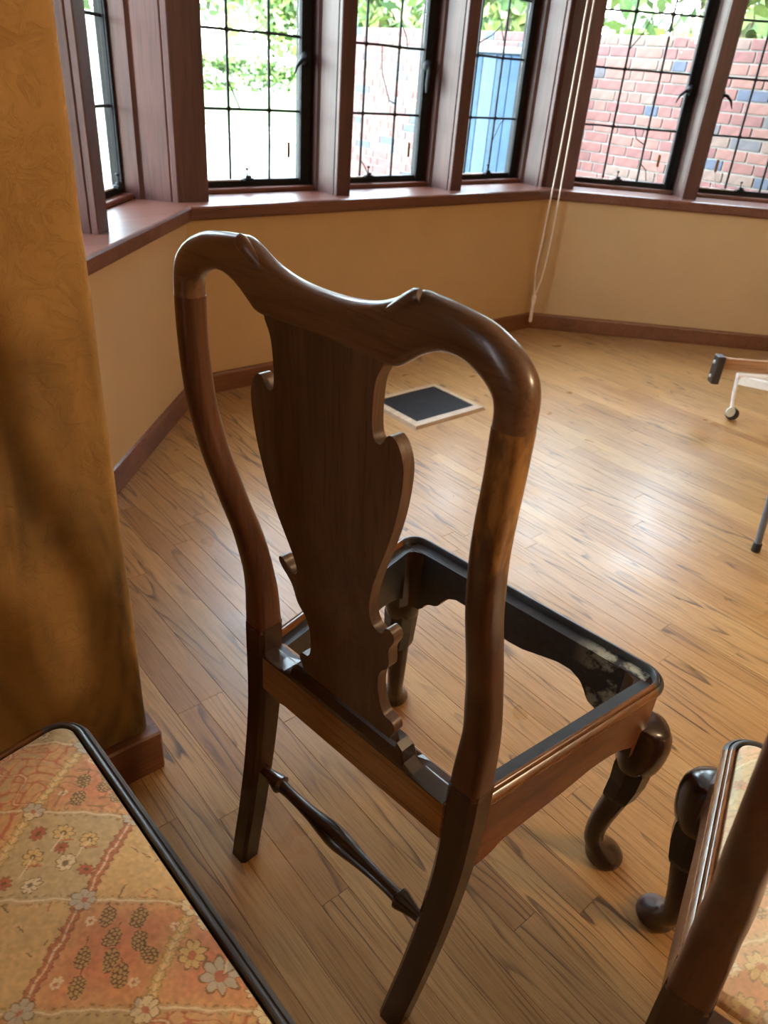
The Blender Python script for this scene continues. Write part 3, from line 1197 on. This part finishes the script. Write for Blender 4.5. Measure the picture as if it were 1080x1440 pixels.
        ms[nm] = mb.mesh('front_leg', M['leg'], True, 50)
    # turned rear stretcher
    prof = [(-.180, .0085), (-.166, .0090), (-.150, .0125), (-.140, .0155), (-.134, .0160), (-.130, .0105), (-.115, .0095), (-.085, .0100), (-.055, .0120), (-.028, .0155), (-.008, .0178)]
    prof = prof + [(-x, r_) for x, r_ in prof[::-1]]
    mb = MB()
    mb.loft([[(x, .021 + r_ * math.cos(k * math.pi / 8), .190 + r_ * math.sin(k * math.pi / 8)) for k in range(16)] for x, r_ in prof])
    ms['stretcher'] = mb.mesh('rear_stretcher', M['leg'], True, 35)
    return ms


CM = chair_meshes()


# ---- tapestry pattern, evaluated per vertex of a fine grid
def srgb(*c):
    return np.array([(v / 255 / 12.92 if v / 255 <= .04045 else ((v / 255 + .055) / 1.055) ** 2.4) for v in c])


def tapestry(X, Y, pale=0.0, shift=0.0):
    X = X + shift
    n = len(X)
    rng = np.random.default_rng(5)
    salmon, gold, beige, tan, cream = srgb(222, 146, 106), srgb(222, 184, 124), srgb(206, 180, 132), srgb(222, 174, 122), srgb(240, 220, 176)
    rust, olive, grey, dark, straw = srgb(200, 112, 78), srgb(122, 98, 58), srgb(208, 196, 170), srgb(84, 68, 46), srgb(236, 200, 130)
    # soft value noise for hand-woven unevenness
    def vn(fx, fy, seed):
        r_ = np.random.default_rng(seed)
        g = r_.random((64, 64))
        x, y = X * fx + 20, Y * fy + 20
        xi, yi = np.floor(x).astype(int), np.floor(y).astype(int)
        a, b = x - xi, y - yi
        a, b = a * a * (3 - 2 * a), b * b * (3 - 2 * b)
        q = lambda i, j: g[(xi + i) % 64, (yi + j) % 64]
        return q(0, 0) * (1 - a) * (1 - b) + q(1, 0) * a * (1 - b) + q(0, 1) * (1 - a) * b + q(1, 1) * a * b
    n1, n2, n3 = vn(40, 40, 1), vn(120, 30, 2), vn(260, 260, 3)
    w = (vn(90, 90, 4) - .5) * .004
    x, y = X + w, Y + (vn(90, 90, 6) - .5) * .004
    HW, HH = .0683, .0875
    # diamond lattice: node at (.072,.4535)
    u = (x - .072) / HW
    v = (y - .4535) / HH
    p, q = (u - v) / 2, (u + v) / 2          # p grows right and toward the sitter's back, q right and forward
    ip, iq = np.floor(p).astype(int), np.floor(q).astype(int)
    fp, fq = p - ip, q - iq
    col = np.zeros((n, 3))
    kind = (ip * 2 + iq * 3) % 5
    row = iq - ip
    for rw, tab in ((0, {-3: 4, -2: 1, -1: 2, 0: 3, 1: 2}), (-1, {-3: 2, -2: 0, -1: 4, 0: 1, 1: 0}), (-2, {-3: 1, -2: 2, -1: 0, 0: 2, 1: 4, 2: 3})):
        for a, k in tab.items():
            kind[(row == rw) & (ip == a)] = k
    fills = [tan, salmon, gold, salmon, beige]
    for k, c in enumerate(fills):
        m_ = kind == k
        col[m_] = c
    fade = (n1 * .6 + n2 * .4)[:, None]
    col = col * (1 - .20 * fade) + gold * .20 * fade
    # the salmon grounds fade to straw toward the cell borders
    cell = np.clip((np.minimum(np.minimum(fp, 1 - fp), np.minimum(fq, 1 - fq)) + .10 * (n2 - .5)) / .30, 0, 1)[:, None]
    sal = ((kind == 1) | (kind == 3))[:, None]
    col = np.where(sal, col * (.42 + .58 * cell) + gold * (.58 - .58 * cell), col)
    col *= (.86 + .26 * n3[:, None])
    # cell-centred local coordinates in metres (x right, y forward)
    cu = (fp + fq - 1) * HW
    cv = (fq - fp) * HH

    def paint(mask, c, a=1.0):
        col[mask] = col[mask] * (1 - a) + np.asarray(c) * a

    def daisy(m_, cx, cy, r_, petals, c, core, rot=0.0, outline=None):
        dx, dy = cu - cx, cv - cy
        rr_ = np.hypot(dx, dy)
        th = np.arctan2(dy, dx) + rot
        edge = r_ * (.62 + .38 * np.abs(np.cos(petals / 2 * th)))
        if outline is not None:
            paint(m_ & (rr_ < edge * 1.16), outline, .75)
        paint(m_ & (rr_ < edge), c, .9)
        paint(m_ & (rr_ < edge) & (np.abs(np.cos(petals / 2 * th)) < .22), outline if outline is not None else core, .5)
        paint(m_ & (rr_ < r_ * .30), core, .85)

    def berry(m_, cx, cy, r_, rot):
        c_, s_ = math.cos(rot), math.sin(rot)
        dx, dy = (cu - cx) * c_ + (cv - cy) * s_, -(cu - cx) * s_ + (cv - cy) * c_
        inside = m_ & ((dx / r_) ** 2 + (dy / (r_ * .72)) ** 2 < 1)
        paint(inside, dark, .80)
        h = r_ * .40
        row = np.round(dy / (h * .87))
        ox = dx - (np.round(dx / h - .5 * (row % 2)) + .5 * (row % 2)) * h
        oy = dy - row * h * .87
        paint(inside & (np.hypot(ox, oy) < h * .38), srgb(204, 168, 110), .95)
        paint(m_ & (np.abs(dy) < .0007) & (dx > r_) & (dx < r_ * 1.6), dark, .7)

    def stroke(m_, x0, y0, x1, y1, wd, c, a=.85):
        dx, dy = x1 - x0, y1 - y0
        L2 = dx * dx + dy * dy
        t = np.clip(((cu - x0) * dx + (cv - y0) * dy) / L2, 0, 1)
        d = np.hypot(cu - x0 - t * dx, cv - y0 - t * dy)
        paint(m_ & (d < wd), c, a)

    # kind 1: salmon with berries ; kind 3: salmon with daisies
    mk1 = kind == 1
    for (a, b), ro in zip([(-.036, .012), (-.017, .036), (-.012, .006), (.005, .026), (.024, .026), (-.012, -.024), (.007, -.006), (.027, -.004), (.010, -.040)], [2.6, 2.4, 2.2, 2.6, 2.9, 2.5, 2.3, 2.7, 2.4]):
        berry(mk1, a, b, .0112, ro)
    for a, b in ((-.042, -.002), (.040, .004), (-.006, -.052), (.012, .060)):
        daisy(mk1, a, b, .0055, 6, cream, rust)
    mk3 = kind == 3
    for a, b, r_, c in ((-.019, .020, .0165, straw), (.014, -.016, .0190, grey), (.018, .032, .0140, straw), (-.020, -.028, .0140, straw), (.042, .004, .010, cream), (-.044, .000, .009, cream), (.0, .062, .008, cream)):
        daisy(mk3, a, b, r_, 8, c, rust, .3 * a * 100, olive)
    stroke(mk3, -.016, .018, .014, -.014, .0009, cream)
    stroke(mk3, .016, .030, .014, -.014, .0009, olive)
    # kind 2: gold with scattered dashes ; kind 4: beige with little sprigs ; kind 0: tan with brown scrolls
    mk2 = kind == 2
    for k in range(26):
        a, b = rng.uniform(-.05, .05), rng.uniform(-.065, .065)
        L, an = rng.uniform(.004, .010), rng.choice([.4, .5, 2.1]) + rng.normal(0, .15)
        stroke(mk2, a, b, a + L * math.cos(an), b + L * math.sin(an), .0008, dark if k % 3 else rust, .65)
    mk4 = kind == 4
    for a, b, r_, c in ((-.020, .016, .0105, straw), (.004, .034, .0095, straw), (.016, .004, .0105, cream), (-.010, -.022, .0105, straw), (.020, -.034, .009, cream), (-.036, -.006, .008, rust), (.038, .016, .008, rust), (.0, -.056, .008, rust), (-.004, .006, .007, rust)):
        daisy(mk4, a, b, r_, 8, c, olive, 1 + a * 90, olive)
    for a, b in ((-.020, .016), (.004, .034), (-.010, -.022)):
        stroke(mk4, a, b, a + .014, b - .020, .0009, cream)
        stroke(mk4, a + .006, b - .006, a + .014, b + .004, .0012, rust, .6)
    mk0 = kind == 0
    sc = np.sin(cu * 190 + 2.2 * np.sin(cv * 95) + n1 * 2) * np.cos(cv * 130 + 1.5 * np.sin(cu * 120))
    paint(mk0 & (np.abs(sc) < .13), rust, .75)
    paint(mk0 & (sc > .80), beige, .8)
    wv = cv - .012 * np.sin(cu * 110)
    paint(mk0 & (np.abs(wv) < .0035), rust, .6)
    paint(mk0 & (np.abs(wv) < .0009), cream, .8)
    # some scrolls in half of the salmon cells too
    mk5 = mk1 & (row == 0)
    paint(mk5 & (np.abs(sc) < .10) & (n1 > .42), olive, .5)
    # borders: serrated leaf bands along one set of lines, thin cream cords along the other
    dq = np.where(fq > .5, fq - 1, fq) * .0555 * 2      # metres from the iq lines (approx.)
    dp = np.where(fp > .5, fp - 1, fp) * .0555 * 2
    red = ((np.round(q)).astype(int) % 2) == 1
    tooth = .0046 + .0030 * np.abs(((fp * 11) % 1) * 2 - 1)
    band = np.abs(dq) < tooth
    paint(band & red, rust, .80)
    paint(band & ~red, straw, .80)
    paint(band & (np.abs(dq) > tooth - .0013), olive, .45)
    paint(np.abs(dq) < .0011, cream, .85)
    veins = band & (np.abs(((fp * 11 + np.abs(dq) * 90) % 1) - .5) < .10)
    paint(veins, olive, .45)
    cord = np.abs(dp) < .0030
    paint(cord, beige, .6)
    paint(np.abs(dp) < .0011, cream, .85)
    paint((np.abs(dp) > .0032) & (np.abs(dp) < .0046 + .001 * np.sin(fq * 60)) & (((fq * 13) % 1) < .5), olive, .55)
    # flowers on the nodes
    rp, rq = np.round(p), np.round(q)
    nx, ny = ((p - rp) + (q - rq)) * HW, ((q - rq) - (p - rp)) * HH
    nr_ = np.hypot(nx, ny)
    th = np.arctan2(ny, nx)
    ed = .0120 * (.70 + .30 * np.abs(np.cos(3.5 * th + rp)))
    paint(nr_ < ed * 1.13, olive, .7)
    paint(nr_ < ed, np.where((n1 > .5)[:, None], grey, cream)[nr_ < ed], .9)
    paint((nr_ < ed) & (np.abs(np.cos(3.5 * th + rp)) < .2), olive, .5)
    paint(nr_ < .0030, rust, .8)
    col *= (.93 + .14 * vn(330, 330, 9)[:, None])
    col = col * (1 - pale) + srgb(226, 214, 180) * pale  # cream mix puts the brightness of a lit seat into the cloth colour
    return np.clip(col, 0, 1)


def seat_pad(step=.0012, pale=0.0, shift=0.0):
    y0, y1 = .070, .4545
    xs = np.arange(-.262, .2625, step)
    ys = np.arange(y0, y1, step)
    GX, GY = np.meshgrid(xs, ys)
    hw = .204 + .075 * GY / .462 - .0155
    # distance to the pad outline (trapezoid with rounded front corners)
    dx = hw - np.abs(GX)
    dyf = y1 - GY
    dyb = GY - y0
    rc = .030
    inside = np.minimum(np.minimum(dx, dyf), dyb)
    cor = (dx < rc) & (dyf < rc)
    inside = np.where(cor, rc - np.hypot(rc - dx, rc - dyf), inside)
    crown = np.clip(inside / .10, 0, 1)
    crown = 1 - (1 - crown) ** 2
    edge = np.sqrt(np.clip(inside / .010, 0, 1))
    z = .4385 + .0075 * edge + .014 * crown
    z = np.where(inside < .0008, .4385 + (inside - .0008) * 3.5, z)
    ok = inside > -.0018
    idx = -np.ones(GX.shape, int)
    idx[ok] = np.arange(ok.sum())
    V = np.stack([GX[ok], GY[ok], z[ok]], 1)
    a, b, c, d = idx[:-1, :-1], idx[:-1, 1:], idx[1:, 1:], idx[1:, :-1]
    g = (a >= 0) & (b >= 0) & (c >= 0) & (d >= 0)
    F = np.stack([a[g], b[g], c[g], d[g]], 1)
    me = bpy.data.meshes.new('slip_seat')
    me.vertices.add(len(V))
    me.vertices.foreach_set('co', V.ravel())
    me.loops.add(len(F) * 4)
    me.loops.foreach_set('vertex_index', F.ravel())
    me.polygons.add(len(F))
    me.polygons.foreach_set('loop_start', np.arange(0, len(F) * 4, 4))
    me.polygons.foreach_set('loop_total', np.full(len(F), 4))
    me.update(calc_edges=True)
    me.validate()
    me.polygons.foreach_set('use_smooth', [True] * len(me.polygons))
    colr = tapestry(V[:, 0], V[:, 1], pale, shift)
    at = me.color_attributes.new('weave', 'FLOAT_COLOR', 'POINT')
    at.data.foreach_set('color', np.concatenate([colr, np.ones((len(colr), 1))], 1).ravel())
    me.materials.append(M['fabric'])
    return me


PAD = seat_pad()
PAD_LIT = seat_pad(.0014, .38, .1366)  # same cloth, light falling on the seat mixed into its colour


def chair(loc, yaw_cam, label, seat, group):
    """loc in camera-aligned plan coordinates; yaw_cam: facing direction there"""
    x, y = rot2(loc)
    e = empty('side_chair', (x, y, 0), R(yaw_cam - 90) + YAW, label=label, cat='chair', group=group)
    O = lambda n, k, par=e, **kw: obj(n, CM[k], par, **kw)
    O('back_post', 'post_l'); O('back_post', 'post_r')
    O('rear_leg', 'leg_l'); O('rear_leg', 'leg_r')
    cr = O('crest_rail', 'crest')
    O('yoke_ear', 'ear_l', cr); O('yoke_ear', 'ear_r', cr)
    O('splat', 'splat', label='dark vase shaped splat with scrolled ears')
    O('splat_shoe', 'shoe')
    O('rear_rail', 'rear_rail', label='lighter golden brown rear seat rail')
    O('side_rail', 'side_l'); O('side_rail', 'side_r')
    O('front_rail', 'front_rail')
    O('seat_rim', 'rim_l'); O('seat_rim', 'rim_f', label='black front rim with rounded corners'); O('seat_rim', 'rim_r')
    for k in ('fleg_l', 'fleg_r'):
        fl_ = O('front_leg', k)
        O('corner_stile', 'stile_' + k, fl_)
        O('knee', 'knee_' + k, fl_)
        O('knee_cuff', 'cuff_' + k, fl_)
    O('rear_stretcher', 'stretcher')
    if seat:
        obj('slip_seat', PAD if seat == 1 else PAD_LIT, e, label='tapestry slip seat woven with flowers and berries')
    return e


GRP = 'carved walnut side chairs'
chair((-.046, .719), 48.34, 'walnut side chair with empty seat frame standing in the middle', False, GRP)
chair((-.5416, .1924), 44.4, 'side chair with salmon tapestry seat in the lower left corner', 1, GRP)
chair((.475, .246), 54.0, 'side chair with tapestry seat tinted paler as if lit, cut off at right edge', 2, GRP)


# ------------------------------------------------------------------ floor register
def register():
    e = empty('floor_register', (2.085, 2.105, 0), 0, label='dark metal floor vent with pale wooden frame', cat='vent')
    fw, fd = .40, .325
    wd = .036
    mats = wood('pale_frame_wood', 0, (.30, .20, .12), (.42, .29, .18), (.52, .37, .24), .45, scale=1.2)
    hx, hy = fw / 2, fd / 2
    def strip(pts):
        # mitred bevelled strip: outer low edge, inner high edge
        (ax, ay), (bx, by), (cx_, cy_), (dx_, dy_) = pts
        v = [(ax, ay, 0), (bx, by, 0), (cx_, cy_, 0), (dx_, dy_, 0)]
        k = .18
        ia = (ax + (dx_ - ax) * k, ay + (dy_ - ay) * k); ib = (bx + (cx_ - bx) * k, by + (cy_ - by) * k)
        v += [(*ia, .013), (*ib, .013), (cx_, cy_, .016), (dx_, dy_, .016)]
        f = [(0, 1, 5, 4), (4, 5, 6, 7), (2, 3, 7, 6), (1, 2, 6, 5), (3, 0, 4, 7), (0, 3, 2, 1)]
        return mk('frame_strip', v, f, mats)
    o = [(-hx, -hy), (hx, -hy), (hx, hy), (-hx, hy)]
    i_ = [(-hx + wd, -hy + wd), (hx - wd, -hy + wd), (hx - wd, hy - wd), (-hx + wd, hy - wd)]
    for k in range(4):
        j = (k + 1) % 4
        obj('frame_strip', strip([o[k], o[j], i_[j], i_[k]]), e)
    gm = plain('register_metal', (.022, .021, .022), .45, .4, vary=.3)
    mb = MB()
    x0, x1, y0, y1 = -hx + wd, hx - wd, -hy + wd, hy - wd
    mb.box(x0, x1, y0, y1, .001, .004)
    nb = 34
    for k in range(nb + 1):
        x = x0 + (x1 - x0) * k / nb
        mb.box(x - .0016, x + .0016, y0, y1, .004, .013)
    nb = 26
    for k in range(nb + 1):
        y = y0 + (y1 - y0) * k / nb
        mb.box(x0, x1, y - .0016, y + .0016, .004, .012)
    mb.build('grille', gm, e)


register()


# ------------------------------------------------------------------ blind cords in the corner
def cords():
    e = empty('blind_cord', (3.36, 2.60, 0), 0, label='pair of pale blind cords hanging down the bay corner', cat='cord')
    cm = plain('cord_cotton', (.62, .50, .40), .8, vary=.1)
    def strand2(keys):
        tab = [[k[2], k[0], k[1]] for k in keys][::-1]
        pts = [(smooth_interp(z, tab, 1), smooth_interp(z, tab, 2), z) for z in np.linspace(keys[0][2], keys[-1][2], 30)]
        MB().tube(pts, .0040, 6).build('cord_strand', cm, e, True)
    strand2([(.000, .02, 2.42), (.000, .02, 1.5), (-.012, .018, .9), (-.034, .016, .50), (-.042, .016, .34), (-.022, .016, .205)])
    strand2([(.030, .005, 2.42), (.028, .005, 1.5), (.030, .005, .9), (.026, .006, .50), (.012, .010, .30), (-.016, .016, .205)])
    mb = MB()
    mb.loft([sring(-.018, .016, z, r_, r_, 2, 12) for z, r_ in ((.055, .0065), (.06, .0095), (.12, .0085), (.150, .0075), (.165, .011), (.195, .0125), (.207, .007))])
    mb.build('cord_tassel', plain('tassel_wood', (.66, .52, .40), .5), e, True)
    MB().box(-.012, .045, -.01, .06, 2.415, 2.50, .004).build('cord_pulley', M['trim'], e)


cords()


# ------------------------------------------------------------------ rolling frame with caster at the right
def rolling_frame():
    e = empty('rolling_bed_frame', (3.172, 1.306, 0), R(-42.05), label='wooden board and white steel frame on a small black caster', cat='bed frame')
    steel = plain('white_enamel_steel', (.72, .70, .66), .35, vary=.08)
    grey = plain('caster_grey', (.55, .58, .55), .4, vary=.1)
    rub = plain('black_rubber', (.018, .018, .02), .5)
    tanw = wood('tan_board', 0, (.26, .12, .05), (.36, .18, .08), (.44, .24, .11), .4, scale=.8)
    dk = plain('dark_bracket_steel', (.05, .042, .038), .4, .6)
    # caster
    mb = MB()
    mb.loft([[(.006 + .0275 * math.cos(k * math.pi / 9), y, .0280 + .0275 * math.sin(k * math.pi / 9)) for k in range(18)] for y in (-.008, .010)])
    mb.build('caster_wheel', rub, e, True)
    mb = MB()
    mb.loft([[(-.010 + .020 * math.cos(k * math.pi / 8), y, .040 + .023 * math.sin(k * math.pi / 8)) for k in range(16)] for y in (-.015, -.009)])
    mb.box(-.010, .006, -.010, .010, .052, .068, .003)
    mb.build('caster_hood', grey, e, True)
    MB().tube([(-.004, 0, .060), (-.014, .004, .12), (-.018, .006, .195)], [.0085, .0085, .010], 10).build('leg', steel, e, True)
    # angle bar of the frame running away to the right
    mb = MB()
    mb.box(-.03, 1.15, -.012, .012, .192, .214, .004)
    mb.build('frame_bar', steel, e)
    mb = MB()
    mb.loft([[(-.012, -.010, .165), (-.012, .012, .165), (-.012, .012, .200), (-.012, -.010, .200)], [(1.0, -.47, .165), (1.0, -.45, .165), (1.0, -.45, .200), (1.0, -.47, .200)]])
    mb.build('cross_bar', steel, e)
    mb = MB()
    mb.box(-.085, 1.20, .030, .052, .214, .262, .003)
    mb.build('side_board', tanw, e)
    mb = MB()
    mb.box(-.122, -.088, .010, .060, .150, .272, .003)
    br = mb.build('end_bracket', dk, e)
    for z in (.180, .242):
        m2 = MB()
        m2.loft([[(x, .038 + r_ * math.cos(k * math.pi / 5), z + r_ * math.sin(k * math.pi / 5)) for k in range(10)] for x, r_ in ((-.122, .008), (-.126, .0075), (-.128, .003))])
        m2.build('bolt', plain('bolt_zinc', (.7, .7, .7), .3, .6), br, True)


rolling_frame()


def tray_table():
    e = empty('tray_table', (2.213, .701, 0), R(-42), label='grey tubular table leg with black rubber tip at right edge', cat='table')
    g = plain('grey_painted_steel', (.13, .14, .16), .4, .2)
    rub = plain('rubber_tip', (.014, .014, .015), .6)
    for dx, dy in ((0, 0), (.45, .10), (.16, -.36), (.61, -.26)):
        l_ = MB().tube([(dx, dy, .02), (dx - (.05 if dx == 0 else 0), dy, .60)], .0105, 12).build('leg', g, e, True)
        m2 = MB()
        m2.loft([sring(dx, dy, z, r_, r_, 2, 12) for z, r_ in ((0, .012), (.002, .0135), (.03, .0130), (.032, .011))])
        m2.build('rubber_tip', rub, l_, True)
    MB().prism([(-.06, .02), (.46, .13), (.64, -.29), (.12, -.40)], .60, .62).build('table_top', g, e)


tray_table()


# ------------------------------------------------------------------ ceiling lamp of the room behind the camera
def lamp():
    e = empty('pendant_lamp', (1.9, -1.5, 2.5), 0, label='warm glass bowl ceiling lamp in the room behind', cat='lamp')
    br = plain('lamp_brass', (.35, .22, .08), .3, .8)
    mb = MB()
    mb.loft([sring(0, 0, z, r_, r_, 2, 16) for z, r_ in ((-.002, .06), (-.02, .055), (-.03, .012), (-.33, .010), (-.34, .02))])
    mb.build('stem', br, e, True)
    t = NT('lamp_bowl')
    t.set((.9, .75, .5), .5)
    t.b.inputs['Emission Color'].default_value = (1.0, .62, .28, 1)
    t.b.inputs['Emission Strength'].default_value = 3.0
    mb = MB()
    mb.loft([sring(0, 0, z, r_, r_, 2, 24) for z, r_ in ((-.34, .19), (-.37, .185), (-.42, .15), (-.45, .08), (-.455, .02))])
    mb.build('bowl', t.m, e, True)
    ld = bpy.data.lights.new('bulb', 'POINT')
    ld.energy = 19.5
    ld.color = (1.0, .74, .46)
    ld.shadow_soft_size = .15
    lo = bpy.data.objects.new('bulb', ld)
    lo.location = (0, 0, -.62)
    lo.parent = e
    COL.objects.link(lo)


lamp()


# ------------------------------------------------------------------ outdoors
ZG = -.32
g_drive = plain('pale_drive', (.17, .185, .18), .9, vary=.08, scale=2, kind='Object')
g_lawn = plain('lawn_green', (.020, .052, .004), .9, vary=.3, scale=3)
MB().box(-60, 90, 1.0, 120, ZG - .2, ZG).build('driveway', g_drive, kind='structure', label='pale sunlit paving outside the bay')
MB().box(9, 34, 19, 36, ZG, ZG + .03).build('lawn', g_lawn, kind='structure', label='bright strip of sunlit lawn beyond the drive')
# bed of grass near the house on the left
MB().box(-12, 6.5, 26, 60, ZG, ZG + .03).build('grass_verge', g_lawn, kind='structure', label='sunlit grass verge further left')


def brick_wall():
    X0 = 5.05
    y0, y1 = 1.9, 6.75
    ztop = 1.53
    e = empty('brick_wall', (X0, 5.2, ZG), 0, label='weathered red brick garden wall outside right windows', cat='wall')
    mort = plain('pale_mortar', (.175, .165, .155), .95, vary=.1, scale=25)
    MB().box(.010, .21, y0 - 5.2, y1 - 5.2, 0, ztop - ZG - .012).build('mortar_core', mort, e)
    cols = [(.118, .048, .043), (.130, .060, .050), (.105, .042, .040), (.064, .057, .064), (.112, .072, .060), (.040, .048, .074)]
    wts = [.28, .24, .18, .10, .14, .06]
    mats = [plain('brick_%d' % i, c, .9, vary=.25, scale=18) for i, c in enumerate(cols)]
    ch = .0665
    nC = int((ztop - ZG) / ch)
    rb = random.Random(3)
    cache = {}
    def brick_mesh(L, mi):
        key = (round(L, 3), mi)
        if key not in cache:
            cache[key] = MB().box(0, .10, -L / 2, L / 2, -.0285, .0285, .003).mesh('brick', mats[mi])
        return cache[key]
    rest = MB()
    items = []
    for c in range(nC):
        z = ztop - ch * (c + .5)
        y = y0 + (0 if c % 2 else -.055) - rb.random() * .05
        k = c % 2
        while y < y1:
            L = .200 if (rb.random() < .75) else .095
            items.append((y + L / 2, z, L, rb.choices(range(6), wts)[0], rb.uniform(-.002, .003)))
            y += L + .0105
            k += 1
    def score(it):
        q = cam_px((X0, it[0], it[1]))
        vis = it[1] > .60 and 2.2 < it[0] < 6.6
        return (0 if vis else 1, q[2] if q else 99)
    items.sort(key=score)
    for n_, (y, z, L, mi, j) in enumerate(items):
        if n_ < 295:
            obj('brick', brick_mesh(L, mi), e, loc=(j, y - 5.2, z - ZG))
        else:
            rest.box(j, .10, y - L / 2 - 5.2, y + L / 2 - 5.2, z - .0285 - ZG, z + .0285 - ZG, 0, mi)
    rest.build('bricks', mats, e, kind='stuff')


brick_wall()


def locker():
    e = empty('garden_locker', (4.84, 4.40, ZG), 0, label='blue grey board locker standing against the brick wall', cat='locker')
    bm_ = plain('blue_grey_boards', (.030, .054, .092), .8, vary=.1, scale=8, spec=.08)
    bl = plain('pale_blue_batten', (.052, .080, .115), .8, vary=.1, spec=.08)
    MB().box(-.12, .18, -.42, .42, 0, 1.69).build('body', bm_, e)
    MB().box(-.16, .19, -.45, .45, 1.69, 1.73, .006).build('lid', plain('locker_lid', (.09, .10, .11), .5), e)
    for k in range(6):
        y = -.42 + .14 * k
        MB().box(-.132, -.12, y + .004, y + .136, .01, 1.68, .003).build('board', bm_ if k % 3 else bl, e)


locker()


def fence():
    e = empty('board_fence', (3.2, 9.6, ZG), 0, label='pale green vertical board fence seen through left slit window', cat='fence')
    ms_ = [plain('pale_green_board_%d' % i, c, .7, vary=.06, scale=5) for i, c in enumerate([(.10, .135, .095), (.125, .16, .11), (.085, .12, .095)])]
    me_ = [MB().box(-.072, .072, -.012, .012, .04, 1.85, .004).mesh('board', mt) for mt in ms_]
    for k in range(17):
        obj('board', me_[k % 3], e, loc=(-1.2 + .152 * k, random.uniform(-.003, .003), 0))
    for z in (.35, 1.5):
        MB().box(-1.3, 1.35, .014, .06, z, z + .09).build('fence_rail', ms_[2], e)


fence()


def leaf_mesh(name, n, rx, ry, rz, mats, size, seed):
    g = np.random.default_rng(seed)
    V, F, mi = [], [], []
    # clumped foliage: leaves gather round branch-tip centres
    nc = 26
    cc = g.normal(0, 1, (nc, 3))
    cc /= np.linalg.norm(cc, axis=1)[:, None]
    cc *= g.uniform(.45, 1, (nc, 1))
    for k in range(n):
        c = cc[g.integers(nc)] + g.normal(0, .17, 3)
        p = c * np.array([rx, ry, rz])
        a = g.normal(0, 1, 3); a /= np.linalg.norm(a)
        b = np.cross(a, g.normal(0, 1, 3)); b /= np.linalg.norm(b)
        s = size * g.uniform(.6, 1.3)
        o = len(V)
        V += [tuple(p - a * s), tuple(p + b * s * .45), tuple(p + a * s), tuple(p - b * s * .45)]
        F.append((o, o + 1, o + 2, o + 3))
        mi.append(int(g.integers(len(mats))))
    me = bpy.data.meshes.new(name)
    me.from_pydata(V, [], F)
    for mt in mats:
        me.materials.append(mt)
    me.polygons.foreach_set('material_index', mi)
    return me


LEAF = [plain('leaf_%d' % i, c, .6, vary=.2) for i, c in enumerate([(.040, .090, .018), (.070, .125, .022), (.026, .062, .018), (.105, .150, .030)])]
BARK = plain('bark', (.12, .085, .06), .9)


def tree(name, loc, h, rx, rz, size, n, seed, label, cat='tree', group=None):
    e = empty(name, loc, 0, label=label, cat=cat, group=group)
    cz = h - rz * .8
    mb = MB()
    mb.tube([(0, 0, 0), (.04 * h * .1, 0, cz * .6), (0, .02, cz)], [.045 * rx + .03, .035 * rx + .02, .02 * rx + .01], 8)
    for k in range(5):
        a = k * 1.26 + seed
        mb.tube([(0, 0, cz * .55), (rx * .35 * math.cos(a), rx * .35 * math.sin(a), cz * .9), (rx * .6 * math.cos(a), rx * .6 * math.sin(a), cz + rz * .3)], [.02 * rx + .01, .015 * rx + .006, .004], 6)
    mb.build('trunk', BARK, e, True)
    obj('foliage', leaf_mesh('foliage', n, rx, rx, rz, LEAF, size, seed), e, loc=(0, 0, cz))


# greenery directly behind the brick wall
for k, (x, y, h, rx, rz, lab) in enumerate([
        (6.6, 2.0, 3.0, .85, 1.2, 'leafy shrub behind the brick wall at far right'),
        (6.7, 3.9, 3.2, .85, 1.3, 'leafy shrub behind the wall between right windows'),
        (6.6, 6.1, 3.1, .80, 1.3, 'leafy shrub behind the wall over the locker'),
        (6.8, 8.4, 3.3, .90, 1.4, 'leafy shrub at the far end of the brick wall'),
        (9.6, 11.5, 5.0, 1.5, 2.0, 'taller shrub beyond the end of the brick wall')]):
    tree('garden_shrub', (x, y, ZG), h, rx, rz, .10, 1800, 20 + k, lab, 'shrub', 'shrubs behind the brick wall')
for k, (x, y, h, rx, lab) in enumerate([
        (16, 44, 11, 3.6, 'pale leafy tree left of the lawn'),
        (26, 46, 13, 3.8, 'tall pale leafy tree in the middle beyond the lawn'),
        (36, 44, 12, 3.8, 'pale leafy tree right of the lawn'),
        (6, 46, 12, 3.6, 'pale leafy tree seen through the left slit window'),
        (21, 30, 5, 2.2, 'small rounded tree on the lawn'),
        (26, 24, 6, 2.2, 'small tree near the driveway edge')]):
    tree('garden_tree', (x, y, ZG), h, rx, h * .42, .42 if h > 8 else .2, 2600, 40 + k, lab, 'tree', 'trees beyond the lawn')
hm = empty('clipped_hedge', (20, 37.5, ZG), 0, label='low clipped green hedge along the far edge of lawn', cat='hedge')
obj('foliage', leaf_mesh('hedge_foliage', 4000, 9, .8, .75, LEAF[:3], .22, 77), hm, loc=(0, 0, .7))
